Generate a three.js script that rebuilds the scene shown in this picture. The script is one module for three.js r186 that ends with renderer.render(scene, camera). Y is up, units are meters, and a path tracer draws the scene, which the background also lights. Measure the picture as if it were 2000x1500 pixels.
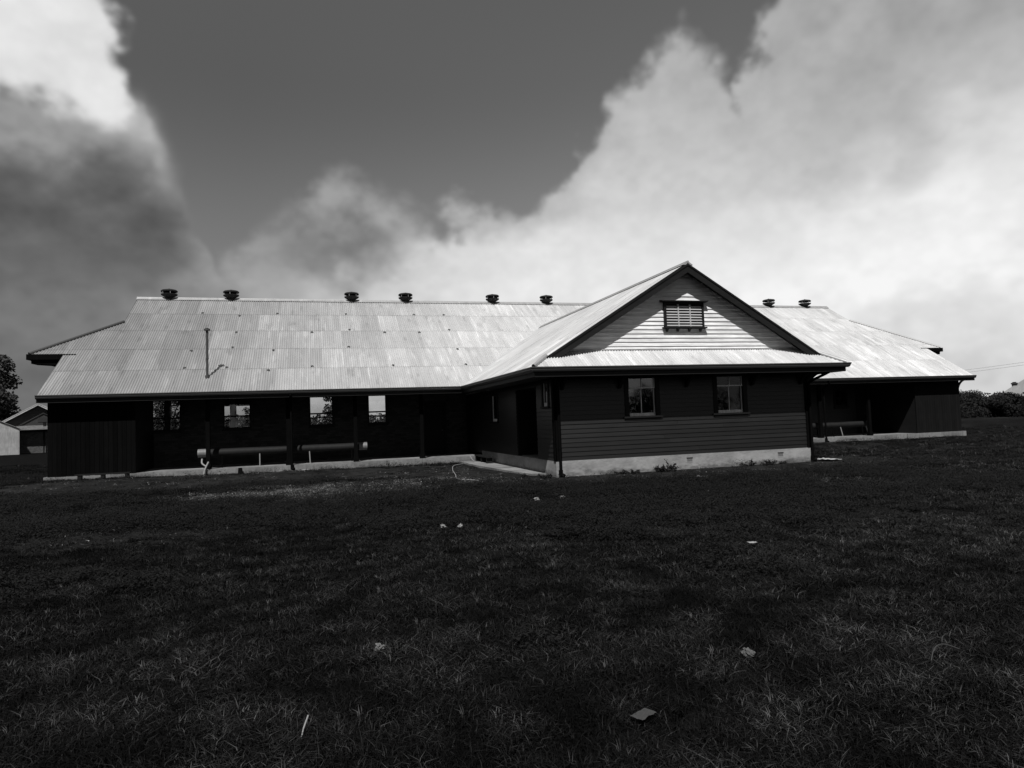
import * as THREE from 'three';
import { mergeGeometries } from 'three/addons/utils/BufferGeometryUtils.js';

// ---------------------------------------------------------------- camera, sky, sun, exposure
const scene = new THREE.Scene();
const camera = new THREE.PerspectiveCamera(58.75, 4 / 3, 0.1, 3000);
camera.position.set(-6.316, 1.63, 17.683);
camera.rotation.set(0.051, -0.282, -0.036, 'YXZ');
scene.add(camera);
const renderer = new THREE.WebGLRenderer({ antialias: true });
renderer.setSize(1024, 768);
renderer.toneMapping = THREE.LinearToneMapping;
renderer.toneMappingExposure = 1.3;
renderer.shadowMap.enabled = true;
renderer.shadowMap.type = THREE.PCFSoftShadowMap;

const SUN_EL = 54 * Math.PI / 180, SUN_AZ = -24 * Math.PI / 180;
const sunDir = new THREE.Vector3(Math.sin(SUN_AZ) * Math.cos(SUN_EL), Math.sin(SUN_EL), Math.cos(SUN_AZ) * Math.cos(SUN_EL));
const sun = new THREE.DirectionalLight(new THREE.Color(1, 0.99, 0.98), 4.3);
sun.position.copy(sunDir).multiplyScalar(120);
sun.target.position.set(4, 0, -8);
sun.position.add(sun.target.position);
sun.castShadow = true;
sun.shadow.mapSize.set(4096, 4096);
Object.assign(sun.shadow.camera, { left: -70, right: 70, top: 70, bottom: -70, near: 1, far: 300 });
scene.add(sun, sun.target);

// ---------------------------------------------------------------- noise
function rng(seed) {
  let a = seed >>> 0;
  return () => { a = (a + 0x6D2B79F5) | 0; let t = Math.imul(a ^ (a >>> 15), 1 | a); t = (t + Math.imul(t ^ (t >>> 7), 61 | t)) ^ t; return ((t ^ (t >>> 14)) >>> 0) / 4294967296; };
}
function hash(ix, iy) { let h = Math.imul(ix, 374761393) + Math.imul(iy, 668265263); h = Math.imul(h ^ (h >>> 13), 1274126177); return ((h ^ (h >>> 16)) >>> 0) / 4294967296; }
function vnoise(x, y, px = 0, py = 0) {                       // px, py: periods (0 = none)
  const x0 = Math.floor(x), y0 = Math.floor(y), fx = x - x0, fy = y - y0;
  const w = (i, p) => p ? ((i % p) + p) % p : i;
  const u = fx * fx * fx * (fx * (fx * 6 - 15) + 10), v = fy * fy * fy * (fy * (fy * 6 - 15) + 10);
  const a = hash(w(x0, px), w(y0, py)), b = hash(w(x0 + 1, px), w(y0, py)), c = hash(w(x0, px), w(y0 + 1, py)), d = hash(w(x0 + 1, px), w(y0 + 1, py));
  return (a + (b - a) * u) * (1 - v) + (c + (d - c) * u) * v;
}
function fbm(x, y, oct = 5, px = 0, py = 0) {                 // about -0.5 .. 0.5
  let s = 0, a = 0.5;
  for (let i = 0; i < oct; i++) { s += a * (vnoise(x + i * 37, y + i * 91, px, py) - 0.5); x *= 2; y *= 2; px *= 2; py *= 2; a *= 0.5; }
  return s;
}
const clamp = (x, a = 0, b = 1) => Math.min(b, Math.max(a, x));
const sstep = (a, b, x) => { const t = clamp((x - a) / (b - a)); return t * t * (3 - 2 * t); };
const lerp = (a, b, t) => a + (b - a) * t;
const lin = s => Math.pow(s / 255, 2.2);
function curve(pts, x) {                                      // piecewise linear
  if (x <= pts[0][0]) return pts[0][1];
  for (let i = 1; i < pts.length; i++) if (x <= pts[i][0]) return lerp(pts[i - 1][1], pts[i][1], (x - pts[i - 1][0]) / (pts[i][0] - pts[i - 1][0]));
  return pts[pts.length - 1][1];
}

// ---------------------------------------------------------------- sky: grey plate of blue sky and cumulus, by azimuth and elevation in degrees
{
  const AZ = [-20, -12, -4, 4, 12, 20, 28, 36, 44, 52];
  const EL = [30, 26, 22, 18, 14, 10, 6, 0];
  const G = [
    [210, 200, 120, 130, 130, 140, 168, 166, 168, 160],
    [218, 208, 125, 135, 140, 155, 178, 172, 166, 160],
    [150, 140, 112, 142, 150, 172, 190, 184, 174, 184],
    [100, 102, 114, 152, 156, 184, 198, 196, 186, 222],
    [96, 100, 150, 122, 214, 224, 222, 226, 226, 234],
    [110, 114, 166, 196, 226, 230, 234, 238, 242, 240],
    [106, 118, 150, 190, 222, 230, 232, 232, 230, 222],
    [106, 114, 128, 150, 186, 210, 214, 216, 214, 208],
  ];
  const grid = (az, el) => {
    let i = 0; while (i < 8 && az > AZ[i + 1]) i++;
    let j = 0; while (j < 6 && el < EL[j + 1]) j++;
    const u = sstep(0, 1, (az - AZ[i]) / (AZ[i + 1] - AZ[i])), v = sstep(0, 1, (EL[j] - el) / (EL[j] - EL[j + 1]));
    return lerp(lerp(G[j][i], G[j][i + 1], u), lerp(G[j + 1][i], G[j + 1][i + 1], u), v);
  };
  const right = [[-4, 9], [2, 9.5], [5, 11.5], [7.5, 14], [10, 16.2], [12.5, 17.2], [16.5, 17.4], [19, 19], [21, 20.8], [22.8, 23], [24.5, 25.4], [27.5, 27.2], [31.5, 28.7], [34, 27.4], [35.5, 25.3], [37, 27.5], [39, 31], [45, 38], [60, 38], [80, 30], [120, 24]];
  const mid = [[-9, 11], [-6, 14.5], [-4, 16.2], [-1, 18], [0.5, 20.6], [2.2, 21.6], [5, 21], [8, 19.4], [10, 17], [12, 14]];
  const left = [[-90, 24], [-20, 24], [-15, 23.6], [-12.3, 22.8], [-10.8, 20.5], [-9.2, 18.5], [-8.2, 15.5], [-7, 12]];
  const W = 2048, H = 1024, data = new Float32Array(W * H * 4);
  for (let j = 0; j < H; j++) {
    const e0 = ((j + 0.5) / H - 0.5) * 180;
    for (let i = 0; i < W; i++) {
      const th = ((i + 0.5) / W - 0.5) * 2 * Math.PI;         // atan2(z, x)
      let az = Math.atan2(Math.cos(th), -Math.sin(th)) * 180 / Math.PI;
      const el = Math.max(e0, 0);
      const cx = Math.cos(th) * 6, cz = Math.sin(th) * 6;     // seamless noise round the horizon
      const sx = az * 0.16, sy = el * 0.22;
      const seam = Math.abs(az) > 165 ? (180 - Math.abs(az)) / 15 : 1;
      const n1 = fbm(sx + 50, sy + 20, 6) * seam, n2 = fbm(sx * 2.1 + 9, sy * 2.1 + 70, 6) * seam, n4 = fbm(sx * 6.5 + 21, sy * 6.5 + 33, 4) * seam, n3 = fbm(sx * 0.55 + 5, sy * 0.55 + 3, 4) * seam;
      // clear blue sky of a grey plate
      let L = 91 + clamp((az + 5) / 40, 0, 1) * 22 * sstep(40, 15, el) + sstep(27, 10, el) * 34;
      const inView = sstep(95, 62, az) * sstep(-75, -40, az);
      const g = grid(clamp(az + n1 * 9, -20, 52), clamp(el + n2 * 5, 0, 30)) + n2 * 28 + n1 * 14 + n4 * 13;
      const dR = curve(right, az + n2 * 3.0) + n1 * 4.2 + n2 * 3.2 + n4 * 1.4 - el;
      const dM = curve(mid, az + n2 * 3.5) + n1 * 4.0 + n2 * 3.0 + n4 * 1.6 - el;
      const dL = curve(left, az + n2 * 2.5) + n1 * 3.2 + n2 * 1.8 - el;
      const mR = sstep(-0.4, 2.4, dR) * sstep(-8, 4, az), mM = sstep(0, 4.5, dM) * sstep(-10, -5, az) * sstep(14, 10, az), mL = sstep(-0.3, 1.6, dL) * sstep(-3, -8, az);
      const low = sstep(13.5 + n3 * 6, 9 + n3 * 6, el);
      const blob = sstep(0, 1.6, Math.min(-13 - az + n2 * 3.5 + n1 * 2 + n4 * 0.6, el - 21.4 + n1 * 2.5 + n2 * 2.5)) * sstep(48, 34, el) * sstep(-60, -30, az);
      const rim = Math.exp(-Math.pow((dL - 1.5) / 1.6, 2)) * sstep(15, 20.5, el) * sstep(-16, -12.5, az) * sstep(-3, -8, az);
      const c = 1 - (1 - mR) * (1 - mM) * (1 - mL) * (1 - low);
      let v = lerp(L, g, c) + rim * 58;
      v = lerp(v, 222 + n2 * 30 + n4 * 12, blob);
      // the rest of the sky: broken cloud like that in view
      const m2 = sstep(-0.03, 0.1, fbm(cx * 0.45 + 11, cz * 0.45 + el * 0.05, 5));
      const rest = lerp(lerp(106, 78, sstep(10, 50, el)), lerp(206, 160, sstep(10, 70, el)) + n1 * 50, m2 * 0.85);
      v = lerp(rest, v, inView * sstep(62, 40, el));
      const k = (j * W + i) * 4, l = (e0 < 0 ? 0.02 : lin(clamp(v, 40, 246))) / renderer.toneMappingExposure;
      data[k] = data[k + 1] = data[k + 2] = l; data[k + 3] = 1;
    }
  }
  const sky = new THREE.DataTexture(data, W, H, THREE.RGBAFormat, THREE.FloatType);
  sky.mapping = THREE.EquirectangularReflectionMapping;
  sky.magFilter = sky.minFilter = THREE.LinearFilter;
  sky.wrapS = THREE.RepeatWrapping;
  sky.needsUpdate = true;
  scene.background = sky; scene.environment = sky;
}

// ---------------------------------------------------------------- materials (a grey world: the plate is black and white)
function tex(w, h, f, rx = 1, ry = 1, srgb = false) {          // f(u, v, x, y) -> 0..1
  const d = new Uint8Array(w * h * 4);
  for (let j = 0; j < h; j++) for (let i = 0; i < w; i++) {
    const c = clamp(f(i / w, j / h, i, j)) * 255, k = (j * w + i) * 4;
    d[k] = d[k + 1] = d[k + 2] = c; d[k + 3] = 255;
  }
  const t = new THREE.DataTexture(d, w, h, THREE.RGBAFormat);
  t.wrapS = t.wrapT = THREE.RepeatWrapping; t.magFilter = THREE.LinearFilter; t.minFilter = THREE.LinearMipmapLinearFilter; t.generateMipmaps = true;
  t.repeat.set(rx, ry); if (srgb) t.colorSpace = THREE.SRGBColorSpace; t.needsUpdate = true;
  return t;
}
const grey = v => new THREE.Color().setRGB(v, v, v);
const grain = tex(512, 512, (u, v) => 0.72 + fbm(u * 4, v * 64, 4, 4, 64) * 0.5 + fbm(u * 6, v * 6, 4, 6, 6) * 0.35, 0.5, 1);        // wood, along x
const grainUp = tex(512, 512, (u, v) => 0.72 + fbm(u * 64, v * 4, 4, 64, 4) * 0.5 + fbm(u * 6, v * 6, 4, 6, 6) * 0.35, 1, 0.5);      // wood, upright
const blotch = tex(1024, 1024, (u, v) => { const a = fbm(u * 5, v * 5, 6, 5, 5), b = fbm(u * 40, v * 40, 4, 40, 40), s = fbm(u * 60, v * 3, 4, 60, 3); return 0.7 + a * 0.75 + b * 0.3 + Math.min(0, s) * 0.5; }, 0.25, 0.25);
const speck = tex(512, 512, (u, v) => 0.5 + fbm(u * 60, v * 60, 4, 60, 60) + fbm(u * 8, v * 8, 4, 8, 8) * 0.4, 0.6, 0.6);
// zinc: spangle, streaks down the slope, pale new patches (uv in metres: u across, v up the slope)
const zinc = tex(1024, 1024, (u, v) => {
  const st = fbm(u * 110, v * 4, 4, 110, 4), bl = fbm(u * 30, v * 6, 5, 30, 6), big = fbm(u * 4, v * 3, 4, 4, 3);
  const pale = sstep(0.12, 0.3, fbm(u * 64 + 3, v * 8, 5, 64, 8) + big * 0.3);
  const drip = sstep(0.16, 0.3, fbm(u * 40 + 7, v * 12 + 5, 5, 40, 12)) * 0.12;
  return 0.74 + st * 0.17 + bl * 0.15 + big * 0.14 + pale * 0.15 - drip;
}, 1 / 9.1, 1 / 8.7);
const zincRough = tex(512, 512, (u, v) => 0.62 + fbm(u * 50, v * 5, 4, 50, 5) * 0.5 + fbm(u * 7, v * 7, 4, 7, 7) * 0.4, 1 / 6, 1 / 6);
const matt = (v, rough, o = {}) => new THREE.MeshPhysicalMaterial({ color: grey(v), roughness: rough, specularIntensity: 0.3, ...o });
const std = (v, rough, o = {}) => new THREE.MeshStandardMaterial({ color: grey(v), roughness: rough, ...o });
const M = {
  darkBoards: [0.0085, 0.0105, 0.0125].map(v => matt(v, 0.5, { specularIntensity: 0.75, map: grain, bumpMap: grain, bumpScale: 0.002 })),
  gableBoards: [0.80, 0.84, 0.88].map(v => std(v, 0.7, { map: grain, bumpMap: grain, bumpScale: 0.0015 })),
  darkWall: matt(0.012, 0.9, { map: grain }),
  darkUpright: [0.008, 0.009, 0.0105].map(v => matt(v, 0.9, { specularIntensity: 0.15, map: grainUp, bumpMap: grainUp, bumpScale: 0.002 })),
  vignetteUpright: [0.0022, 0.003, 0.0038].map(v => matt(v, 0.9, { specularIntensity: 0.08, map: grainUp, bumpMap: grainUp, bumpScale: 0.002 })),  // darker copy of darkUpright: lens fall-off at the left put into the colour
  trim: matt(0.012, 0.6, { map: grain }),
  post: matt(0.004, 0.8, { specularIntensity: 0.05, map: grainUp }),
  gutter: std(0.034, 0.42),
  fascia: matt(0.02, 0.6, { map: grain }),
  pale: std(0.5, 0.5, { map: grain }),
  sash: std(0.85, 0.5, { map: grainUp }),
  rake: matt(0.013, 0.7, { map: grain }),
  louver: std(0.5, 0.6, { map: grain }),
  brick: [0.035].map(v => matt(v, 0.9)),
  mortar: matt(0.05, 0.95, { map: speck }),
  plaster: std(0.22, 0.9),
  concrete: std(0.27, 0.92, { map: blotch, bumpMap: speck, bumpScale: 0.004 }),
  plinth: std(0.27, 0.92, { map: tex(1024, 256, (u, v) => { const a = fbm(u * 10, v * 2 + 9, 6, 10, 0), b = fbm(u * 90, v * 10, 4, 90, 0), d = fbm(u * 28, v * 1.2 + 3, 4, 28, 0); return 0.78 + a * 0.6 + b * 0.3 + d * 0.25 - sstep(0.34, 0.02, v + a * 0.5 + b * 0.3) * 0.34; }, 1 / 8.4, 1 / 0.5), bumpMap: speck, bumpScale: 0.004 }),
  slab: std(0.235, 0.92, { map: blotch, bumpMap: speck, bumpScale: 0.005 }),
  shadowVent: std(0.02, 1),
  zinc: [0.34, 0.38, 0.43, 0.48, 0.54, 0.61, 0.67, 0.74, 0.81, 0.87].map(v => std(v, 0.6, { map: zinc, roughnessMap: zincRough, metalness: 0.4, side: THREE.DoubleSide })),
  zincCap: std(0.42, 0.6, { map: zinc, metalness: 0.4 }),
  ventMetal: matt(0.014, 0.7),
  pipe: std(0.05, 0.6, { metalness: 0.3 }),
  trough: matt(0.015, 0.7, { map: blotch }),
  troughEnd: std(0.17, 0.6, { map: blotch }),
  palePipe: std(0.19, 0.6),
  ceiling: std(0.25, 0.9),
  floor: std(0.08, 0.8, { map: grain }),
  glass: new THREE.MeshPhysicalMaterial({ color: 0xffffff, roughness: 0.03, transmission: 1, thickness: 0, ior: 1.5 }),
  paper: std(0.72, 0.85, { side: THREE.DoubleSide }),
};

// ---------------------------------------------------------------- builders
const counts = {};
function numbered(n) { const k = counts[n] = (counts[n] ?? -1) + 1; return k ? `${n}_${String(k).padStart(3, '0')}` : n; }
function uvMetres(g) {                                          // box projection, in metres
  const p = g.attributes.position, n = g.attributes.normal, uv = new Float32Array(p.count * 2);
  for (let i = 0; i < p.count; i++) {
    const ax = Math.abs(n.getX(i)), ay = Math.abs(n.getY(i)), az = Math.abs(n.getZ(i));
    let u, v;
    if (ay >= ax && ay >= az) { u = p.getX(i); v = p.getZ(i); } else if (ax >= az) { u = p.getZ(i); v = p.getY(i); } else { u = p.getX(i); v = p.getY(i); }
    uv[i * 2] = u; uv[i * 2 + 1] = v;
  }
  g.setAttribute('uv', new THREE.BufferAttribute(uv, 2));
  return g;
}
function plain(g) { g = g.index ? g.toNonIndexed() : g; for (const k of Object.keys(g.attributes)) if (!['position', 'normal', 'uv'].includes(k)) g.deleteAttribute(k); return g; }
function join(list) { return list.length === 1 ? plain(list[0]) : mergeGeometries(list.map(plain)); }
function B(x0, x1, y0, y1, z0, z1) { const g = new THREE.BoxGeometry(x1 - x0, y1 - y0, z1 - z0); g.translate((x0 + x1) / 2, (y0 + y1) / 2, (z0 + z1) / 2); return uvMetres(plain(g)); }
function mesh(name, g, m, parent = scene) {
  const o = new THREE.Mesh(Array.isArray(g) ? join(g) : g, m); o.name = numbered(name); o.castShadow = o.receiveShadow = true; parent.add(o); return o;
}
function group(name, parent = scene, pos) { const o = new THREE.Group(); o.name = numbered(name); if (pos) o.position.set(...pos); parent.add(o); return o; }
function tag(o, label, category, grp, kind) { o.userData = { label, category }; if (grp) o.userData.group = grp; if (kind) o.userData.kind = kind; return o; }
function struct(o, kind = 'structure', label, category) { o.userData = { kind }; if (label) { o.userData.label = label; o.userData.category = category; } return o; }
function polys(tris, uvf) {                                     // flat-shaded polygon soup: list of convex polygons (arrays of [x,y,z])
  const P = [];
  for (const q of tris) for (let i = 1; i + 1 < q.length; i++) P.push(...q[0], ...q[i], ...q[i + 1]);
  const g = new THREE.BufferGeometry(); g.setAttribute('position', new THREE.Float32BufferAttribute(P, 3)); g.computeVertexNormals(); return uvMetres(g);
}
function prism(poly, dir, depth) {                              // extrude a convex/concave planar outline given as 3D points along dir*depth
  const d = [dir[0] * depth, dir[1] * depth, dir[2] * depth], add = p => [p[0] + d[0], p[1] + d[1], p[2] + d[2]];
  const tr = THREE.ShapeUtils.triangulateShape(flat2(poly), []);
  const F = [];
  for (const t of tr) { F.push([poly[t[0]], poly[t[1]], poly[t[2]]]); F.push([add(poly[t[2]]), add(poly[t[1]]), add(poly[t[0]])]); }
  for (let i = 0; i < poly.length; i++) { const a = poly[i], b = poly[(i + 1) % poly.length]; F.push([b, a, add(a), add(b)]); }
  return polys(F);
}
function flat2(poly) {
  const n = new THREE.Vector3(); for (let i = 0; i < poly.length; i++) { const a = poly[i], b = poly[(i + 1) % poly.length]; n.x += (a[1] - b[1]) * (a[2] + b[2]); n.y += (a[2] - b[2]) * (a[0] + b[0]); n.z += (a[0] - b[0]) * (a[1] + b[1]); }
  const ax = Math.abs(n.x), ay = Math.abs(n.y), az = Math.abs(n.z);
  return poly.map(p => az >= ax && az >= ay ? new THREE.Vector2(p[0], p[1]) : ax >= ay ? new THREE.Vector2(p[1], p[2]) : new THREE.Vector2(p[2], p[0]));
}
function tube(pts, r, seg = 8, tubular = 0) {
  const c = pts.length === 2 ? new THREE.LineCurve3(...pts.map(p => new THREE.Vector3(...p))) : new THREE.CatmullRomCurve3(pts.map(p => new THREE.Vector3(...p)), false, 'centripetal');
  return uvMetres(plain(new THREE.TubeGeometry(c, tubular || (pts.length - 1) * 4, r, seg, false)));
}
function rod(a, b, r, seg = 10) {                                // capped cylinder between two points
  const A = new THREE.Vector3(...a), Bv = new THREE.Vector3(...b), d = Bv.clone().sub(A), g = new THREE.CylinderGeometry(r, r, d.length(), seg);
  g.applyQuaternion(new THREE.Quaternion().setFromUnitVectors(new THREE.Vector3(0, 1, 0), d.clone().normalize())); g.translate(...A.add(Bv).multiplyScalar(0.5).toArray());
  return uvMetres(plain(g));
}
// weatherboard along x, face towards +z: wedge section, thick lower edge
function boardGeo(x0, x1, y0, y1, z, jit = 0) {
  const t = 0.028 + jit, s = [[y0, z], [y0, z + t], [y1 + 0.012, z + 0.007 + jit], [y1 + 0.012, z]];
  return prism(s.map(([y, zz]) => [x0, y, zz]), [1, 0, 0], x1 - x0);
}
function wallHoles(a0, a1, y0, y1, d0, d1, holes, axis = 'x') {   // wall along x (or z) with rectangular openings
  const xs = [...new Set([a0, a1, ...holes.flatMap(h => [h[0], h[1]])])].sort((p, q) => p - q), out = [];
  const bx = (p, q, r, s) => axis === 'x' ? B(p, q, r, s, d0, d1) : B(d0, d1, r, s, p, q);
  for (let i = 0; i + 1 < xs.length; i++) {
    const mid = (xs[i] + xs[i + 1]) / 2, hs = holes.filter(h => h[0] < mid && h[1] > mid).sort((p, q) => p[2] - q[2]);
    let y = y0; for (const h of hs) { if (h[2] > y) out.push(bx(xs[i], xs[i + 1], y, h[2])); y = h[3]; }
    if (y < y1) out.push(bx(xs[i], xs[i + 1], y, y1));
  }
  return out;
}

// ---------------------------------------------------------------- measures of the school
const W = 8.21, E = 0.838, YG = 2.95, YP = 0.427, YS = 0.235, D = 8.161, ZS = -8.58, L = -14.93, R = 24.39;
const PT = 0.622, PC = 1 / Math.hypot(1, PT), P2 = 0.606, P2C = 1 / Math.hypot(1, P2);
const ZR = 15.515, YR = YG + PT * (ZR - D), ZE = 10.793, YE = YG + PT * (ZE - D), YF = YG + P2 * (W / 2 + E), ZF = D + (YF - YG) / PT;
const XRL = -13.735, XRR = 22.78, XEL = -16.228, XER = 25.80, XVL = -15.11, XVR = 24.80, GZ = 0.345, SK = 0.62;
const ZWALL = -11.4, ZREAR = -19.63, YW = 2.72;

// ---------------------------------------------------------------- ground
function ground(x, z) {
  const inB = Math.max(sstep(1.2, 0, Math.max(Math.abs(x - 4.7) - 19.9, Math.abs(z + 14.2) - 5.8)), sstep(1.2, 0, Math.max(Math.abs(x - 4.1) - 4.3, Math.abs(z + 5) - 5.2)));
  let h = fbm(x * 0.3 + 4, z * 0.3 + 8, 4) * 0.16 + fbm(x * 1.4, z * 1.4, 3) * 0.06;
  h += fbm(x * 3.1 + 7, z * 3.1, 3) * 0.035;
  h += sstep(8, 14, x) * fbm(x * 0.8 + 30, z * 0.8, 4) * 0.42 * sstep(-30, -6, z);
  h += 0.08 * Math.exp(-Math.pow((z + 7.4) / 1.6, 2)) * sstep(0, -4, x);
  h *= 1 - inB * 0.9;
  h += 0.12 * sstep(-9, -14, x) * Math.exp(-Math.pow((z + 9) / 4, 2));
  const m = Math.hypot((x - 37) / 11, (z + 16) / 8); h += 0.5 * sstep(1.05, 0.35, m) * (1 + 0.25 * fbm(x * 0.6, z * 0.6, 3));
  return h;
}
const bareAt = (x, z) => {
  const n = fbm(x * 0.5 + 11, z * 0.5 + 3, 5) * 3.2, n2 = fbm(x * 1.7, z * 1.7, 4) * 1.6;
  let b = sstep(2.1, 1.0, Math.max(Math.abs(x - 4.1) - 4.6, Math.abs(z - 0.5)) + n * 0.4 + n2 * 0.4);          // along the plinth
  b = Math.max(b, sstep(1.6, 0.7, Math.abs(z + 5.6) * 0.5 + Math.max(0, Math.abs(x + 7) - 7) * 0.6 + n * 0.35 + n2 * 0.4)); // before the verandah
  b = Math.max(b, sstep(1.1, 0.6, Math.hypot((x + 1.6) / 1.7, (z + 2.6) / 5) + n * 0.12 + n2 * 0.15));           // the corner
  b = Math.max(b, 0.8 * sstep(1.1, 0.5, Math.hypot((x + 9.1) / 2.6, (z - 5.8) / 1.0) + n * 0.2 + n2 * 0.2));      // a worn patch
  b = Math.max(b, 0.75 * sstep(0.16, 0.3, n * 0.22 + n2 * 0.1 + sstep(9, 15, x) * 0.12 * sstep(6, 0, z)));
  b = Math.max(b, 0.9 * strawAt(x, z));
  return clamp(b);
};
const strawAt = (x, z) => clamp(sstep(1.15, 0.45, Math.hypot((x + 5.9) / 4.2, (z + 0.4) / 2.6) + fbm(x * 0.9, z * 0.9, 4) * 1.3));
const weedAt = (x, z) => sstep(-0.06, 0.14, fbm(x * 0.42 + 70, z * 0.42 + 20, 4) + 0.18 * Math.exp(-Math.pow((z - 3.0 + 0.15 * (x + 3)) / 2.2, 2)) * sstep(6, 0, x)) ;
{
  const N = 420, pos = new Float32Array((N + 1) * (N + 1) * 3), col = new Float32Array((N + 1) * (N + 1) * 3), uv = new Float32Array((N + 1) * (N + 1) * 2), idx = [];
  const warp = (t, c) => c + 24 * t + Math.sign(t) * 900 * Math.pow(Math.abs(t), 7);
  for (let j = 0; j <= N; j++) for (let i = 0; i <= N; i++) {
    const x = warp(i / N * 2 - 1, 0), z = warp(j / N * 2 - 1, 2), k = j * (N + 1) + i;
    pos.set([x, ground(x, z), z], k * 3); uv.set([x, z], k * 2);
    const b = bareAt(x, z), s = strawAt(x, z) * b;
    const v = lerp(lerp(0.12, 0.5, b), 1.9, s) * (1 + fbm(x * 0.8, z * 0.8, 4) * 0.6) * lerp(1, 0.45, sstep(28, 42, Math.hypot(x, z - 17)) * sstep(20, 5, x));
    col.set([v, v, v], k * 3);
  }
  for (let j = 0; j < N; j++) for (let i = 0; i < N; i++) { const a = j * (N + 1) + i; idx.push(a, a + N + 1, a + 1, a + 1, a + N + 1, a + N + 2); }
  const g = new THREE.BufferGeometry(); g.setAttribute('position', new THREE.BufferAttribute(pos, 3)); g.setAttribute('color', new THREE.BufferAttribute(col, 3)); g.setAttribute('uv', new THREE.BufferAttribute(uv, 2)); g.setIndex(idx); g.computeVertexNormals();
  const soil = tex(1024, 1024, (u, v) => 0.5 + fbm(u * 12, v * 12, 6, 12, 12) * 0.7 + fbm(u * 120, v * 120, 3, 120, 120) * 0.9, 1 / 5, 1 / 5);
  struct(mesh('ground', g, new THREE.MeshPhysicalMaterial({ color: grey(0.05), roughness: 1, specularIntensity: 0.12, map: soil, bumpMap: soil, bumpScale: 0.03, vertexColors: true })));
}

// ---------------------------------------------------------------- the school
const school = tag(group('school_building'), 'long dark timber school with corrugated iron roof, ridge ventilators and a central projecting gabled wing', 'school');

// corrugated sheets on a slope: O + a*s + b*v + n*h ; bounds(s) -> list of [lo, hi]
const CORR = 0.085, SW = CORR * 10;
function slope(roof, O, a, b, s0, s1, vmax, rows, bounds, seed, paintedSheen) {
  const A = new THREE.Vector3(...a), Bv = new THREE.Vector3(...b), Nn = new THREE.Vector3().crossVectors(A, Bv).normalize(); const flip = Nn.y < 0; if (flip) Nn.negate();
  const rnd = rng(seed), O3 = new THREE.Vector3(...O), cols = Math.ceil((s1 - s0) / SW), SEG = 6;
  for (let c = 0; c < cols; c++) {
    const bias = paintedSheen ?? clamp((O[0] + a[0] * (s0 + c * SW) + 15) / 17), base = bias * 8 + rnd() * 1.0;  // sheen and lens fall-off painted into sheet colour: brighter rightwards and on the wing
    for (let r = 0; r < rows; r++) {
      const v0 = vmax * r / rows, v1 = Math.min(vmax, vmax * (r + 1) / rows + 0.06), P = [], Nm = [], UV = [], idx = [];
      const lift = 0.001 + 0.003 * rnd(), tilt = 0.004 * (rnd() - 0.5), uo = rnd() * 3, vo = rnd() * 3;
      let any = false, n = 10 * SEG;
      for (let i = 0; i <= n; i++) {
        const s = Math.min(s1, s0 + c * SW + i / n * (SW + 0.012)), ph = s / CORR * 2 * Math.PI;
        const [lo, hi] = bounds(s), q0 = clamp(v0, lo, hi), q1 = clamp(v1, lo, hi);
        if (q1 - q0 > 0.01) any = true;
        const h = 0.0155 * Math.cos(ph), dh = -0.0155 * Math.sin(ph) * 2 * Math.PI / CORR;
        const nn = Nn.clone().addScaledVector(A, -dh).normalize();
        for (const [v, up] of [[q0, (r > 0 ? 0.004 : 0) + lift], [q1, 0]]) {
          const p = O3.clone().addScaledVector(A, s).addScaledVector(Bv, v).addScaledVector(Nn, h + up + tilt * i / n);
          P.push(p.x, p.y, p.z); Nm.push(nn.x, nn.y, nn.z); UV.push(s + uo, v + vo);
        }
        if (i) { const k = (i - 1) * 2; if (flip) idx.push(k, k + 1, k + 2, k + 1, k + 3, k + 2); else idx.push(k, k + 2, k + 1, k + 1, k + 2, k + 3); }
      }
      if (!any) continue;
      const g = new THREE.BufferGeometry(); g.setAttribute('position', new THREE.Float32BufferAttribute(P, 3)); g.setAttribute('normal', new THREE.Float32BufferAttribute(Nm, 3)); g.setAttribute('uv', new THREE.Float32BufferAttribute(UV, 2)); g.setIndex(idx);
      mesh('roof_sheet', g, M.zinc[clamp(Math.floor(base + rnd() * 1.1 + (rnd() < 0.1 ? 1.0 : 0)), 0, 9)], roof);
    }
  }
}
const VMAX = (ZR - D) / PC, VE = (ZE - D) / PC;
const hipL = x => VE + (x - XEL) / PC, hipR = x => VE + (XER - x) / PC;
const valley = x => x < W / 2 ? (x + E) / (W / 2 + E) * (ZF - D) / PC : (W + E - x) / (W / 2 + E) * (ZF - D) / PC;
const mainRoof = group('roof', school);
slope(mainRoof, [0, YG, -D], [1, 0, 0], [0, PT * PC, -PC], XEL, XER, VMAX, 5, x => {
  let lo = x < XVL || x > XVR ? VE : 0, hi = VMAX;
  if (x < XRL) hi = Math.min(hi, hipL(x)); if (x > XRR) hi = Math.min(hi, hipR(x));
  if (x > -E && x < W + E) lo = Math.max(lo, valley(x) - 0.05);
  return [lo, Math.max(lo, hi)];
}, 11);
const wingRoof = group('wing_roof', school);
const V2 = (W / 2 + E) / P2C;
const wingBounds = s => {                                       // s = distance back from the front gutter (z = E - s)
  const z = E - s;
  const hi = z > GZ ? (E - z) / (E - GZ) * 0.514 / P2C : V2;
  const lo = z < -D ? (-D - z) / (ZF - D) * V2 - 0.04 : 0;
  return [Math.max(0, lo), Math.max(hi, lo)];
};
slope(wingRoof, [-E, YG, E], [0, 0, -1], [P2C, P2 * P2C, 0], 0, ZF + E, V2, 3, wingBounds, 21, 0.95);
slope(wingRoof, [W + E, YG, E], [0, 0, -1], [-P2C, P2 * P2C, 0], 0, ZF + E, V2, 3, wingBounds, 22, 1);
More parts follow.
